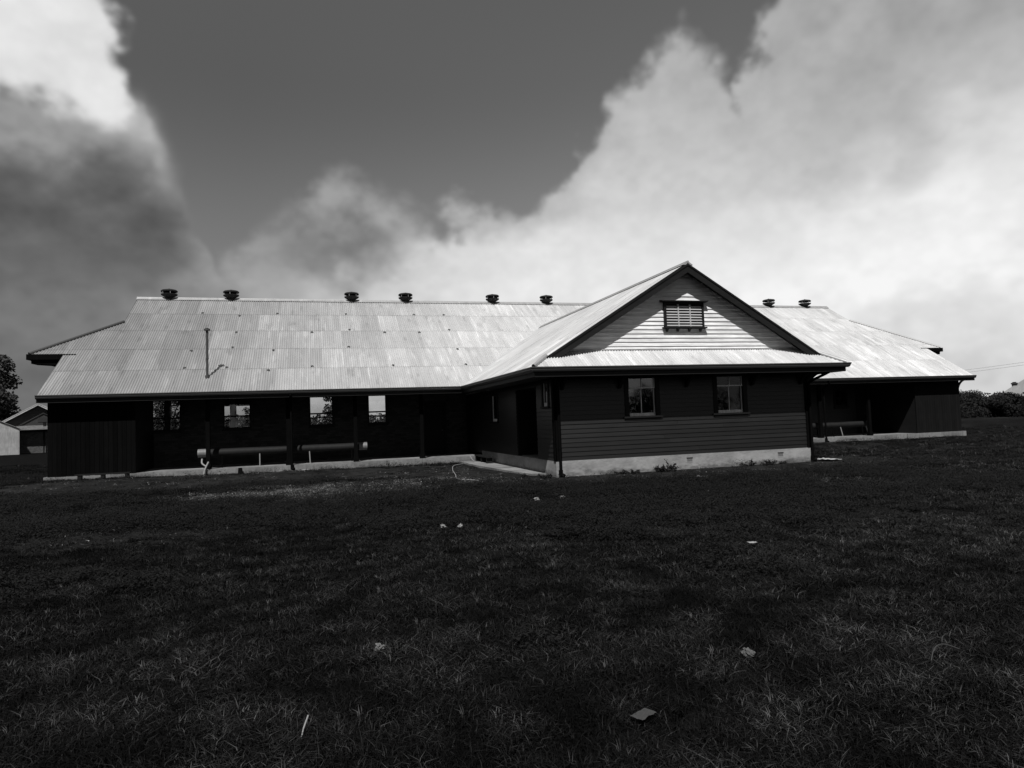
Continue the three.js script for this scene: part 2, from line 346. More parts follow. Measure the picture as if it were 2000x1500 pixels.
const SKC = 1 / Math.hypot(1, SK);
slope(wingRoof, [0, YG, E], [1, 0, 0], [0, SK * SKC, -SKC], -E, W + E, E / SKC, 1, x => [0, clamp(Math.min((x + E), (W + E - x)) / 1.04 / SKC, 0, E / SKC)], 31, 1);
// rear and end slopes (hidden from the lawn)
mesh('rear_slope', polys([[[XEL, YE, -(2 * ZR - ZE)], [XER, YE, -(2 * ZR - ZE)], [XRR, YE + PT * (XER - XRR), -(2 * ZR - ZE) + (XER - XRR)], [XRR, YR, -ZR], [XRL, YR, -ZR], [XRL, YE + PT * (XRL - XEL), -(2 * ZR - ZE) + (XRL - XEL)]]]), M.zinc[4], mainRoof);
for (const [xe, xr] of [[XEL, XRL], [XER, XRR]]) {
  const dx = Math.abs(xr - xe), y = YE + PT * dx;
  mesh('hip_end', polys([[[xe, YE, -ZE], [xr, y, -ZE - dx], [xr, y, -(2 * ZR - ZE) + dx], [xe, YE, -(2 * ZR - ZE)]]]), M.zinc[4], mainRoof);
  mesh('gablet', polys([[[xr, y, -ZE - dx], [xr, YR, -ZR], [xr, y, -(2 * ZR - ZE) + dx]]]), M.darkWall, mainRoof);
  mesh('hip_cap', [tube([[xe, YE + 0.02, -ZE], [xr, y + 0.03, -ZE - dx]], 0.06, 8, 2)], xe < 0 ? M.pipe : M.zincCap, mainRoof);
}
mesh('ridge_cap', [prism([[XRL - 0.02, YR - 0.07, -ZR + 0.17], [XRL - 0.02, YR + 0.035, -ZR + 0.03], [XRL - 0.02, YR + 0.035, -ZR - 0.03], [XRL - 0.02, YR - 0.07, -ZR - 0.17]], [1, 0, 0], XRR - XRL + 0.04), rod([XRL - 0.02, YR + 0.035, -ZR], [XRR + 0.02, YR + 0.035, -ZR], 0.035, 8)], M.zincCap, mainRoof);
mesh('ridge_cap', [prism([[W / 2 - 0.17, YF - 0.06, GZ + 0.05], [W / 2 - 0.03, YF + 0.035, GZ + 0.05], [W / 2 + 0.03, YF + 0.035, GZ + 0.05], [W / 2 + 0.17, YF - 0.06, GZ + 0.05]], [0, 0, -1], ZF + GZ + 0.05), rod([W / 2, YF + 0.03, GZ + 0.06], [W / 2, YF + 0.03, -ZF], 0.038, 8)], M.zincCap, wingRoof);
for (const sg of [0, 1]) {
  const X = x => sg ? W - x : x;
  mesh('hip_cap', tube([[X(-E), YG + 0.03, E], [X(-0.31), YG + 0.345, GZ]], 0.055, 8, 2), M.zincCap, wingRoof);
  mesh('valley_flashing', prism([[X(-E), YG + 0.012, -D], [X(-E + 0.12), YG + 0.085, -D], [X(W / 2), YF + 0.004, -ZF + 0.12], [X(W / 2), YF - 0.04, -ZF]], [0, -1, 0], 0.004), M.gutter, wingRoof);
}
mesh('gable_flashing', B(0.4, W - 0.4, 3.468, 3.50, 0.036, 0.05), M.zincCap, wingRoof);

// gutters and fascias
function gutterProfile(path) {                                   // path: list of [x, z]; outer face to the left-hand side seen from above given by n
  const prof = [[0.0, 0.02], [0.10, 0.02], [0.118, 0.012], [0.118, -0.012], [0.10, -0.03], [0.098, -0.06], [0.08, -0.10], [0.05, -0.118], [0.0, -0.12]];
  const out = [];
  const pts = path.map(p => new THREE.Vector2(...p)), nor = [];
  for (let i = 0; i + 1 < pts.length; i++) { const d = pts[i + 1].clone().sub(pts[i]).normalize(); nor.push(new THREE.Vector2(-d.y, d.x)); }
  const mit = pts.map((p, i) => { const a = nor[Math.max(0, i - 1)], b = nor[Math.min(nor.length - 1, i)]; const m = a.clone().add(b).normalize(); return m.divideScalar(m.dot(a)); });
  for (let i = 0; i + 1 < pts.length; i++) for (let k = 0; k < prof.length; k++) {
    const a = prof[k], b = prof[(k + 1) % prof.length];
    const P = (j, q) => [pts[j].x + mit[j].x * q[0], YG - 0.01 + q[1], pts[j].y + mit[j].y * q[0]];
    out.push([P(i, a), P(i + 1, a), P(i + 1, b), P(i, b)]);
  }
  for (const j of [0, pts.length - 1]) { const c = prof.map(q => [pts[j].x + mit[j].x * q[0], YG - 0.01 + q[1], pts[j].y + mit[j].y * q[0]]); out.push(j ? c : c.slice().reverse()); }
  return polys(out);
}
const gz = 0.0;
mesh('gutter', gutterProfile([[XVL, -D + 0.02], [-E + 0.02, -D + 0.02], [-E + 0.02, E - 0.02], [W + E - 0.02, E - 0.02], [W + E - 0.02, -D + 0.02], [XVR, -D + 0.02]]), M.gutter, school);
mesh('fascia', [B(XVL, -E + 0.05, YG - 0.25, YG - 0.012, -D - 0.012, -D + 0.016), B(-E + 0.022, -E + 0.05, YG - 0.25, YG - 0.012, -D + 0.016, E - 0.05), B(-E + 0.022, W + E - 0.022, YG - 0.25, YG - 0.012, E - 0.05, E - 0.022), B(W + E - 0.05, W + E - 0.022, YG - 0.25, YG - 0.012, -D + 0.016, E - 0.05), B(W + E - 0.05, XVR, YG - 0.25, YG - 0.012, -D - 0.012, -D + 0.016)], M.fascia, school);
mesh('soffit', [B(-E + 0.05, W + E - 0.05, YW, YW + 0.02, 0.03, E - 0.05), B(-E + 0.05, -0.02, YW, YW + 0.02, -D - 0.3, 0.03), B(W + 0.02, W + E - 0.05, YW, YW + 0.02, -D - 0.3, 0.03)], M.fascia, school);
for (const [xa, xb, xc] of [[XEL, XVL + 0.4, 1], [XER, XVR - 0.4, -1]]) {           // eaves of the main hips beyond the verandah
  mesh('eave_gutter', [B(Math.min(xa, xb), Math.max(xa, xb), YE - 0.2, YE + 0.0, -ZE - 0.02, -ZE + 0.07), B(Math.min(xa, xa - xc * 0.07), Math.max(xa, xa - xc * 0.07), YE - 0.2, YE, -(2 * ZR - ZE), -ZE + 0.07)], M.post, school);
  mesh('eave_soffit', [prism([[xa + 0.06 * xc, YE - 0.21, -ZE], [xa + 0.06 * xc, YE - 0.34, -ZE - 0.02], [xa + 1.0 * xc, YE - 0.42, -ZE - 0.02], [xa + 1.0 * xc, YE - 0.21, -ZE]], [0, 0, -1], 0.6), B(Math.min(xa + 0.05 * xc, xa + xc), Math.max(xa + 0.05 * xc, xa + xc), YE - 0.23, YE - 0.25, -(2 * ZR - ZE), -ZE - 0.7)], M.post, school);
}
// rakes of the wing gable
for (const sg of [0, 1]) {
  const X = x => sg ? W - x : x, x0 = -0.36, y0 = YG + P2 * (x0 + E), xm = W / 2, y1 = YF, hh = 0.27;
  mesh('bargeboard', prism([[X(x0), y0 - 0.012, GZ], [X(xm), y1 - 0.012, GZ], [X(xm), y1 - hh, GZ], [X(x0 + 0.30), y0 - hh + P2 * 0.30, GZ], [X(x0 + 0.02), y0 - 0.05, GZ]], [0, 0, 1], 0.034), M.rake, school);
  mesh('barge_moulding', prism([[X(x0), y0 - 0.012, GZ + 0.034], [X(xm), y1 - 0.012, GZ + 0.034], [X(xm), y1 - 0.07, GZ + 0.034], [X(x0), y0 - 0.07, GZ + 0.034]], [0, 0, 1], 0.022), M.rake, school);
  mesh('rake_soffit', prism([[X(x0 + 0.1), y0 + P2 * 0.1 - 0.10, GZ], [X(xm), y1 - 0.10, GZ], [X(xm), y1 - 0.12, GZ], [X(x0 + 0.1), y0 + P2 * 0.1 - 0.12, GZ]], [0, 0, -1], GZ - 0.005), M.rake, school);
}

// front wing walls
const winA = [2.10, 3.20, 1.58, 2.70], winB = [4.96, 6.10, 1.58, 2.70];
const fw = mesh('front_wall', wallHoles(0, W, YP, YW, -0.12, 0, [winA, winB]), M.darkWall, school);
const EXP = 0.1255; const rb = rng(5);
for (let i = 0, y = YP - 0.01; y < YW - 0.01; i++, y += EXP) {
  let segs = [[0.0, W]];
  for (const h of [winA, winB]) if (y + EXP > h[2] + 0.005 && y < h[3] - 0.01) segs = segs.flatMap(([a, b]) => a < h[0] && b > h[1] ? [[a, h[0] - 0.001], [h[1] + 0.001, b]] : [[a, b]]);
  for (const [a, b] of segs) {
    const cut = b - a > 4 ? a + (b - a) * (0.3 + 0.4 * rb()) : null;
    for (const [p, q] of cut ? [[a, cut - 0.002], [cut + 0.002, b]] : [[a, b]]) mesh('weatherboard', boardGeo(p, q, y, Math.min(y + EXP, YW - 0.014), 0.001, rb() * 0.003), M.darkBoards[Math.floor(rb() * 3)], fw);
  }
}
mesh('corner_stop', [B(-0.035, 0.07, YP, YW, 0.002, 0.05), B(-0.05, -0.002, YP, YW, -0.11, 0.05)], M.post, school);
mesh('corner_stop', [B(W - 0.07, W + 0.035, YP, YW, 0.002, 0.05), B(W + 0.002, W + 0.05, YP, YW, -0.11, 0.05)], M.post, school);
// side walls of the wing
const sideWinA = [-6.85, -6.0, 1.55, 2.55], sideWinB = [-0.95, -0.42, 1.95, 2.68], sideDoor = [-3.6, -1.6, YP, 2.55];
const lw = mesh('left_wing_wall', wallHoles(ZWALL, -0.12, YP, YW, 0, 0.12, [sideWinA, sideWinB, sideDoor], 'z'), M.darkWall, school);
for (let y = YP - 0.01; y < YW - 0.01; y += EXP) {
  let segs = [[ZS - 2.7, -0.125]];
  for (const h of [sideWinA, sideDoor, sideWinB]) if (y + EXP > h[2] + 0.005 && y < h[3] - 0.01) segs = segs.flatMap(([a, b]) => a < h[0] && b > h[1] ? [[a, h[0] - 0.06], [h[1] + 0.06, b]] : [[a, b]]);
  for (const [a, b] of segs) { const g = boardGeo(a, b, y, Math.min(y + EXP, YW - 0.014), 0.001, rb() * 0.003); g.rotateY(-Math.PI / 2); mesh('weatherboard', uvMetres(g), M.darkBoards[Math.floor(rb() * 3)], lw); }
}
mesh('right_wing_wall', wallHoles(ZWALL, -0.12, YP, YW, W - 0.12, W, [], 'z'), M.darkWall, school);
// recessed doorway of the side wall
const dr = mesh('side_door', [B(0.7, 0.745, YP, 2.5, -3.0, -1.9), B(0.12, 0.7, YP, 2.6, -3.66, -3.6), B(0.12, 0.7, YP, 2.6, -1.6, -1.54), B(0.12, 0.75, 2.55, 2.6, -3.6, -1.6), B(0.7, 0.75, YP, 2.55, -3.6, -3.0), B(0.7, 0.75, YP, 2.55, -1.9, -1.6)], M.trim, school);
mesh('door_handle', rod([0.66, 1.35, -2.02], [0.70, 1.35, -2.02], 0.025), M.pipe, dr);
// plinth
const pl = mesh('plinth', [B(-0.03, W + 0.03, -0.4, YP, -0.14, 0.04), B(-0.03, 0.14, -0.4, YP, ZS, -0.14), B(W - 0.14, W + 0.03, -0.4, YP, ZS, -0.14)], M.plinth, school);
for (const [x, w] of [[4.06, 0.2], [7.15, 0.2]]) {
  const v = mesh('air_brick', [B(x - w / 2, x + w / 2, 0.19, 0.335, 0.0405, 0.046)], M.plaster, pl);
  mesh('grille', [B(x - w / 2, x + w / 2, 0.318, 0.335, 0.0465, 0.062), ...[0.22, 0.245, 0.27, 0.295].map(y => B(x - w / 2 + 0.015, x + w / 2 - 0.015, y, y + 0.012, 0.0465, 0.048))], M.shadowVent, v);
}
mesh('wing_floor', B(0.12, W - 0.12, 0.3, 0.45, ZWALL, -0.12), M.floor, school);
mesh('wing_ceiling', B(0, W, YW + 0.021, YW + 0.06, ZWALL, -0.001), M.ceiling, school);

// front windows of the wing: casing, two sashes, panes
function sashWindow(parent, x0, x1, y0, y1, z, o = {}) {
  const name = 'window', c = o.casing ?? 0.13;
  const w = mesh(name, [B(x0, x0 + c, y0, y1, z - 0.10, z + 0.045), B(x1 - c, x1, y0, y1, z - 0.10, z + 0.045), B(x0 + c, x1 - c, y1 - 0.03, y1, z - 0.1, z + 0.045), B(x0 - 0.05, x1 + 0.05, y0 - 0.05, y0, z - 0.1, z + 0.075), B(x0, x1, y0 - 0.12, y0 - 0.051, z + 0.02, z + 0.04)], o.casingMat ?? M.trim, parent);
  const a = x0 + c, b = x1 - c, m = (a + b) / 2, rail = o.rail ?? 2.385, f = 0.032;
  mesh('sash', [B(a, a + f, rail, y1 - 0.03, z - 0.04, z + 0.0), B(b - f, b, rail, y1 - 0.03, z - 0.04, z), B(m - 0.011, m + 0.011, rail, y1 - 0.03, z - 0.035, z - 0.002), B(a, b, rail - 0.02, rail + 0.018, z - 0.04, z + 0.004)], o.sashMat ?? M.sash, w);
  mesh('sash', [B(a, a + f, y0 + 0.085, rail - 0.02, z - 0.075, z - 0.042), B(b - f, b, y0 + 0.085, rail - 0.02, z - 0.075, z - 0.042), B(m - 0.011, m + 0.011, y0 + 0.085, rail - 0.02, z - 0.07, z - 0.044), B(a, b, y0, y0 + 0.085, z - 0.075, z - 0.03)], o.sashMat ?? M.sash, w);
  for (const [p, q] of [[a + f, m - 0.011], [m + 0.011, b - f]]) {
    mesh('pane', B(p, q, rail + 0.018, y1 - 0.03, z - 0.022, z - 0.018), M.glass, w);
    mesh('pane', B(p, q, y0 + 0.085, rail - 0.02, z - 0.060, z - 0.056), M.glass, w);
  }
  return w;
}
sashWindow(school, winA[0], winA[1], winA[2], winA[3], 0.0);
sashWindow(school, winB[0], winB[1], winB[2], winB[3], 0.0);
for (const h of [sideWinA, sideWinB]) {
  const w = mesh('window', [B(-0.045, 0.1, h[2], h[3], h[0] - 0.06, h[0] + 0.06), B(-0.045, 0.1, h[2], h[3], h[1] - 0.06, h[1] + 0.06), B(-0.07, 0.1, h[2] - 0.05, h[2], h[0] - 0.1, h[1] + 0.1), B(-0.045, 0.1, h[3] - 0.06, h[3], h[0] + 0.06, h[1] - 0.06)], M.trim, school);
  mesh('sash', [B(0.0, 0.03, h[2] + 0.1, h[3] - 0.06, h[0] + 0.06, h[0] + 0.10), B(0.0, 0.03, h[2] + 0.1, h[3] - 0.06, h[1] - 0.1, h[1] - 0.06), B(0.0, 0.03, h[2], h[2] + 0.1, h[0] + 0.06, h[1] - 0.06)], M.sash, w);
  mesh('pane', B(0.012, 0.016, h[2] + 0.1, h[3] - 0.06, h[0] + 0.1, h[1] - 0.1), M.glass, w);
}
// lamp under the side eave
const lamp = mesh('wall_lamp', [rod([0, 2.72, -6.8], [-0.16, 2.78, -6.8], 0.018)], M.palePipe, school);
{ const g = new THREE.LatheGeometry([[0.02, 0.07], [0.05, 0.06], [0.09, 0.0], [0.10, -0.02], [0.085, -0.02], [0.03, 0.045]].map(p => new THREE.Vector2(...p)), 14); g.rotateZ(-0.5); g.translate(-0.19, 2.74, -6.8); mesh('lamp_shade', g, M.palePipe, lamp); }

// gable wall above the skirt roof
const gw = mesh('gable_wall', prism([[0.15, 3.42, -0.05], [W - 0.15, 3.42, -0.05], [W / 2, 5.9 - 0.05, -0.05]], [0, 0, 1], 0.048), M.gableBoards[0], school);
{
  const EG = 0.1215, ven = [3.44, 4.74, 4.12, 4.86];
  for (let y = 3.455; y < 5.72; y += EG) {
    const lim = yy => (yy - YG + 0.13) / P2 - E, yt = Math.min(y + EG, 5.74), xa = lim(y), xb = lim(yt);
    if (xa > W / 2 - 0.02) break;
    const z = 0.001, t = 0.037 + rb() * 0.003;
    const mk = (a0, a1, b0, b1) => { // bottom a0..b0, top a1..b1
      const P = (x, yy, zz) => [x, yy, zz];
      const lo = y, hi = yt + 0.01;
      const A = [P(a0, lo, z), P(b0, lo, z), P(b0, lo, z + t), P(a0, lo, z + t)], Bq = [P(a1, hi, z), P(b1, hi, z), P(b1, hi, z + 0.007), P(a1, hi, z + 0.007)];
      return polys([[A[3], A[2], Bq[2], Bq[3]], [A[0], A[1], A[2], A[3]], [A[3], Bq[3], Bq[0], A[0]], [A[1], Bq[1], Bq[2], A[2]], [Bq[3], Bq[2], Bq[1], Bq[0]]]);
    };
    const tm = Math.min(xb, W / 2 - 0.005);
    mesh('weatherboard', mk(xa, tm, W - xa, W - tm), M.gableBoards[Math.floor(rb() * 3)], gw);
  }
  // louvred ventilator
  const [x0, x1, y0, y1] = ven, v = mesh('louvre_vent', [B(x0, x0 + 0.07, y0, y1, 0.03, 0.10), B(x1 - 0.07, x1, y0, y1, 0.03, 0.10), B(x0 + 0.07, x1 - 0.07, y1 - 0.07, y1, 0.03, 0.10), B(x0 + 0.07, x1 - 0.07, y0, y0 + 0.02, 0.03, 0.10), B(x0 + 0.07, x1 - 0.07, y0 + 0.02, y1 - 0.07, 0.024, 0.032)], M.trim, school);
  mesh('hood', [prism([[x0 - 0.1, y1, 0.02], [x0 - 0.1, y1 + 0.06, 0.02], [x0 - 0.1, y1 + 0.025, 0.2], [x0 - 0.1, y1, 0.2]], [1, 0, 0], x1 - x0 + 0.2)], M.trim, v);
  mesh('sill', [B(x0 - 0.06, x1 + 0.06, y0 - 0.04, y0, 0.03, 0.15), ...[0.05, 0.4, 0.78, 1.15].map(f => prism([[x0 + f, y0 - 0.04, 0.03], [x0 + f, y0 - 0.04, 0.12], [x0 + f, y0 - 0.13, 0.04]], [1, 0, 0], 0.07))], M.trim, v);
  const b = [x0 + 0.07, x0 + 0.07 + 0.375, x0 + 0.07 + 0.775, x1 - 0.07];
  mesh('mullion', [B(b[1], b[1] + 0.03, y0 + 0.02, y1 - 0.07, 0.033, 0.098), B(b[2] - 0.015, b[2] + 0.015, y0 + 0.02, y1 - 0.07, 0.033, 0.098)], M.louver, v);
  for (let k = 0; k < 8; k++) {
    const y = y0 + 0.03 + k * 0.079, s = [[y, 0.092], [y + 0.012, 0.094], [y + 0.044, 0.056], [y + 0.032, 0.05]];
    for (const [p, q] of [[b[0], b[1]], [b[1] + 0.03, b[2] - 0.015], [b[2] + 0.015, b[3]]]) mesh('slat', prism(s.map(([yy, zz]) => [p + 0.002, yy, zz]), [1, 0, 0], q - p - 0.004), M.louver, v);
  }
}

// brackets under the eaves
function bracket(len, drop, th) { // in the XY plane from the wall at x = 0, soffit at y = 0, outward +x
  const s = new THREE.Shape(); s.moveTo(0, 0); s.lineTo(len, 0); s.quadraticCurveTo(len * 0.4, -drop * 0.25, 0.05, -drop); s.lineTo(0, -drop); s.closePath();
  const g = new THREE.ExtrudeGeometry(s, { depth: th, bevelEnabled: false, curveSegments: 8 }); g.translate(0, 0, -th / 2); return plain(g);
}
for (const x of [0.22, 1.95, 4.07, 6.28, 8.0]) { const g = bracket(0.55, 0.34, 0.07); g.rotateY(-Math.PI / 2); g.translate(x, YW - 0.002, 0.03); mesh('eave_bracket', uvMetres(g), M.trim, school); }
function curved(len, drop, th) { // open curved brace
  const s = new THREE.Shape(); s.moveTo(0, -drop); s.quadraticCurveTo(0.05, -0.14, len, -0.02); s.lineTo(len, 0); s.lineTo(len - 0.12, 0); s.quadraticCurveTo(0.0, -0.1, -0.0, -drop + 0.16); s.closePath();
  const g = new THREE.ExtrudeGeometry(s, { depth: th, bevelEnabled: false, curveSegments: 10 }); g.translate(0, 0, -th / 2); return plain(g);
}
{ const g = bracket(0.62, 0.46, 0.07); g.translate(W + 0.02, YW - 0.002, -0.04); mesh('eave_bracket', uvMetres(g), M.trim, school); }
{ const g = curved(0.46, 0.78, 0.07); g.translate(R - 0.11, YW + 0.02, ZS - 0.1); mesh('eave_bracket', uvMetres(g), M.trim, school); }
mesh('eave_batten', [B(W + 0.6, W + 0.68, YW - 0.045, YW - 0.002, -3, 0.1)], M.trim, school);

// verandah slab, posts, end rooms
mesh('verandah_slab', B(L - 0.12, -0.04, -0.4, YS, ZWALL - 0.3, ZS), M.slab, school);
mesh('verandah_slab', B(W + 0.04, R + 0.12, -0.4, YS, ZWALL - 0.3, ZS), M.slab, school);
mesh('slab_step', B(-10.1, -8.98, -0.3, YS - 0.02, ZS + 0.002, ZS + 0.09), M.slab, school);
mesh('slab_step', B(20.9, R + 0.12, -0.4, YS + 0.004, ZS + 0.002, ZS + 0.04), M.slab, school);
for (const x of [-10.0, -7.28, -4.87, -2.37, 16.1, 18.87]) mesh('verandah_post', [B(x - 0.07, x + 0.07, YS, YW + 0.05, ZS - 0.22, ZS - 0.08), B(x - 0.10, x + 0.10, YS, YS + 0.18, ZS - 0.25, ZS - 0.05)], M.post, school);
for (const [x0, x1, nm, um] of [[L, -12.28, 'end_room_wall', M.vignetteUpright], [21.53, R - 0.1, 'end_room_wall', M.darkUpright]]) {
  const w = mesh(nm, [B(x0 + 0.02, x1 - 0.02, YS, YW + 0.08, ZS - 0.12, ZS - 0.025), B(x0 + 0.02, x0 + 0.12, YS, YW + 0.5, ZWALL, ZS - 0.12), B(x1 - 0.12, x1 - 0.02, YS, YW + 0.5, ZWALL, ZS - 0.12)], M.darkWall, school);
  const n = Math.round((x1 - x0) / 0.142), st = (x1 - x0) / n;
  for (let k = 0; k < n; k++) { const q = rb() * 0.004; mesh('upright_board', B(x0 + k * st + 0.004, x0 + (k + 1) * st - 0.004, YS - 0.005, YW + 0.07, ZS - 0.0245, ZS - 0.002 + q), um[Math.floor(rb() * 3)], w); }
}
mesh('verandah_beam', B(L, -0.9, YW + 0.0, YW + 0.16, ZS - 0.22, ZS - 0.08), M.post, school);
mesh('verandah_beam', B(W + 0.9, R, YW, YW + 0.16, ZS - 0.22, ZS - 0.08), M.post, school);

// downpipes
function downpipe(x, z, top, base, out) {
  const d = mesh('downpipe', [tube([[x + out[0], YG - 0.12, z + out[1]], [x + out[0], YG - 0.2, z + out[1]], [x, top, z], [x, top - 0.1, z]], 0.042, 10, 16), rod([x, top - 0.1, z], [x, base, z], 0.042, 12)], M.post, school);
  mesh('pipe_foot', [rod([x, base + 0.16, z], [x, base, z], 0.06, 12), rod([x, base + 0.04, z], [x + 0.07, base, z + 0.08], 0.055, 12)], M.post, d);
  mesh('pipe_clip', [rod([x, 1.75, z], [x, 1.79, z], 0.05, 12), rod([x, 0.75, z], [x, 0.79, z], 0.05, 12)], M.post, d);
}
downpipe(0.07, 0.11, 2.45, 0.03, [-0.3, 0.65]);
downpipe(W + 0.05, 0.10, 2.40, 0.03, [0.3, 0.65]);
downpipe(-7.16, ZS + 0.06, 2.5, 0.08, [0, 0.42]);
downpipe(16.2, ZS + 0.06, 2.5, 0.05, [0, 0.42]);

// main walls
const frontWins = [[-12.4, -11.32, 1.62, 3.45], [-9.82, -8.78, 1.62, 3.45], [-6.55, -5.6, 1.62, 3.45], [-4.2, -3.42, 1.62, 3.45]];
const rearWins = [[-14.3, -13.43, 1.0, 3.6], [-13.2, -12.3, 1.0, 3.6], [-11.3, -10.42, 1.0, 3.6], [-10.2, -9.3, 1.0, 3.6], [-6.6, -5.4, 1.0, 3.6], [-3.6, -2.6, 1.0, 3.6], [13, 14, 1, 3.6], [16, 17, 1, 3.6]];
const doorL = [-1.85, -0.9, YS, 2.45], winR = [19.25, 20.1, 1.66, 2.5], doorR = [20.6, 21.4, YS, 2.45];
const bw = mesh('brick_wall', wallHoles(L + 0.1, 0.0, YS, 4.3, ZWALL - 0.22, ZWALL, [...frontWins, doorL]), M.mortar, school);
{
  const g = new THREE.BoxGeometry(0.222, 0.074, 0.02), list = [], r = rng(77), holes = [...frontWins, doorL];
  for (let c = 0; c < 33; c++) for (let k = 0; k < 56; k++) {
    const y = YS + 0.045 + c * 0.085, x = -12.2 + k * 0.232 + (c % 2) * 0.116 - 0.06;
    if (x > -0.13 || holes.some(h => x > h[0] - 0.12 && x < h[1] + 0.12 && y > h[2] - 0.04 && y < h[3] + 0.04)) continue;
    list.push([x, y, r()]);
  }
  const im = new THREE.InstancedMesh(g, M.brick[0], list.length), m4 = new THREE.Matrix4();
  list.forEach(([x, y, q], i) => { im.setMatrixAt(i, m4.makeTranslation(x, y, ZWALL + 0.002 + q * 0.004)); im.setColorAt(i, grey(0.6 + q * 0.7)); });
  im.name = 'brickwork'; im.userData.kind = 'stuff'; im.castShadow = im.receiveShadow = true; bw.add(im);
}
const bwr = mesh('rear_verandah_wall', wallHoles(W, R - 0.1, YS, 4.3, ZWALL - 0.22, ZWALL, [winR, doorR]), M.darkWall, school);
for (let y = YS; y < 3.0; y += 0.135) {
  let segs = [[W + 0.02, 21.5]];
  for (const h of [winR, doorR]) if (y + 0.13 > h[2] && y < h[3]) segs = segs.flatMap(([a, b]) => a < h[0] && b > h[1] ? [[a, h[0] - 0.002], [h[1] + 0.002, b]] : [[a, b]]);
  for (const [a, b] of segs) mesh('weatherboard', boardGeo(a, b, y, y + 0.135, ZWALL + 0.001, rb() * 0.003), M.darkBoards[Math.floor(rb() * 3)], bwr);
}
mesh('inner_wall', [B(0.0, W, YS, 4.3, ZWALL - 0.22, ZWALL)], M.darkWall, school);
mesh('rear_wall', wallHoles(L + 0.1, R - 0.1, YS, 4.3, ZREAR, ZREAR + 0.22, rearWins), M.plaster, school);
mesh('end_wall', [B(L + 0.1, L + 0.32, YS, 4.3, ZREAR + 0.22, ZWALL - 0.22)], M.plaster, school);
mesh('end_wall', [B(R - 0.32, R - 0.1, YS, 4.3, ZREAR + 0.22, ZWALL - 0.22)], M.plaster, school);
mesh('main_floor', B(L + 0.32, R - 0.32, 0.1, YS + 0.02, ZREAR + 0.22, ZWALL - 0.301), M.floor, school);
mesh('main_ceiling', B(L + 0.1, R - 0.1, 4.301, 4.34, ZREAR, ZWALL), M.ceiling, school);
mesh('partition', [B(0.1, 0.22, YS + 0.02, 4.3, ZREAR + 0.22, ZWALL - 0.22)], M.plaster, school);
for (const h of frontWins) {
  const [x0, x1, y0, y1] = h, z = ZWALL - 0.08;
  const w = mesh('window', [B(x0 + 0.001, x0 + 0.05, y0, y1, z - 0.05, z + 0.07), B(x1 - 0.05, x1 - 0.001, y0, y1, z - 0.05, z + 0.07), B(x0 + 0.05, x1 - 0.05, 2.84, 2.885, z - 0.05, z + 0.06), B(x0 - 0.04, x1 + 0.04, y0 - 0.07, y0, z - 0.05, z + 0.13)], M.trim, school);
  mesh('sash', [B(x0 + 0.05, x1 - 0.05, 2.10, 2.16, z - 0.03, z + 0.02), B(x0 + 0.05, x1 - 0.05, y0, y0 + 0.07, z - 0.03, z + 0.02)], M.trim, w);
  mesh('pane', B(x0 + 0.05, x1 - 0.05, 2.16, 2.84, z - 0.012, z - 0.008), M.glass, w);
  mesh('pane', B(x0 + 0.05, x1 - 0.05, y0 + 0.07, 2.10, z - 0.012, z - 0.008), M.glass, w);
}
for (const h of rearWins) {
  const [x0, x1, y0, y1] = h, z = ZREAR + 0.11;
  const w = mesh('window', [B(x0 + 0.001, x0 + 0.04, y0, y1, z - 0.06, z + 0.06), B(x1 - 0.04, x1 - 0.001, y0, y1, z - 0.06, z + 0.06)], M.trim, school);
  mesh('sash', [B(x0 + 0.04, x1 - 0.04, 2.02, 2.08, z - 0.03, z + 0.03), B(x0 + 0.04, x1 - 0.04, y0, y0 + 0.08, z - 0.03, z + 0.03), B(x0 + 0.04, x1 - 0.04, x0 < -9 && x0 > -12 ? 2.78 : 3.12, 3.17, z - 0.03, z + 0.03)], M.trim, w);
}
for (const [d, px] of [[doorL, 0], [doorR, 0]]) {
  const o = mesh('door', [B(d[0] + 0.08, d[1] - 0.08, YS, d[3] - 0.08, ZWALL - 0.16, ZWALL - 0.11), B(d[0] + 0.001, d[0] + 0.08, YS, d[3] - 0.001, ZWALL - 0.2, ZWALL + 0.03), B(d[1] - 0.08, d[1] - 0.001, YS, d[3] - 0.001, ZWALL - 0.2, ZWALL + 0.03), B(d[0] + 0.08, d[1] - 0.08, d[3] - 0.08, d[3] - 0.001, ZWALL - 0.2, ZWALL + 0.03)], M.trim, school);
  mesh('door_handle', rod([d[1] - 0.16, 1.25, ZWALL - 0.11], [d[1] - 0.16, 1.25, ZWALL - 0.05], 0.03), M.pipe, o);
}
sashWindow(school, winR[0], winR[1], winR[2], winR[3], ZWALL + 0.02, { casing: 0.08, rail: 2.1, sashMat: M.trim });

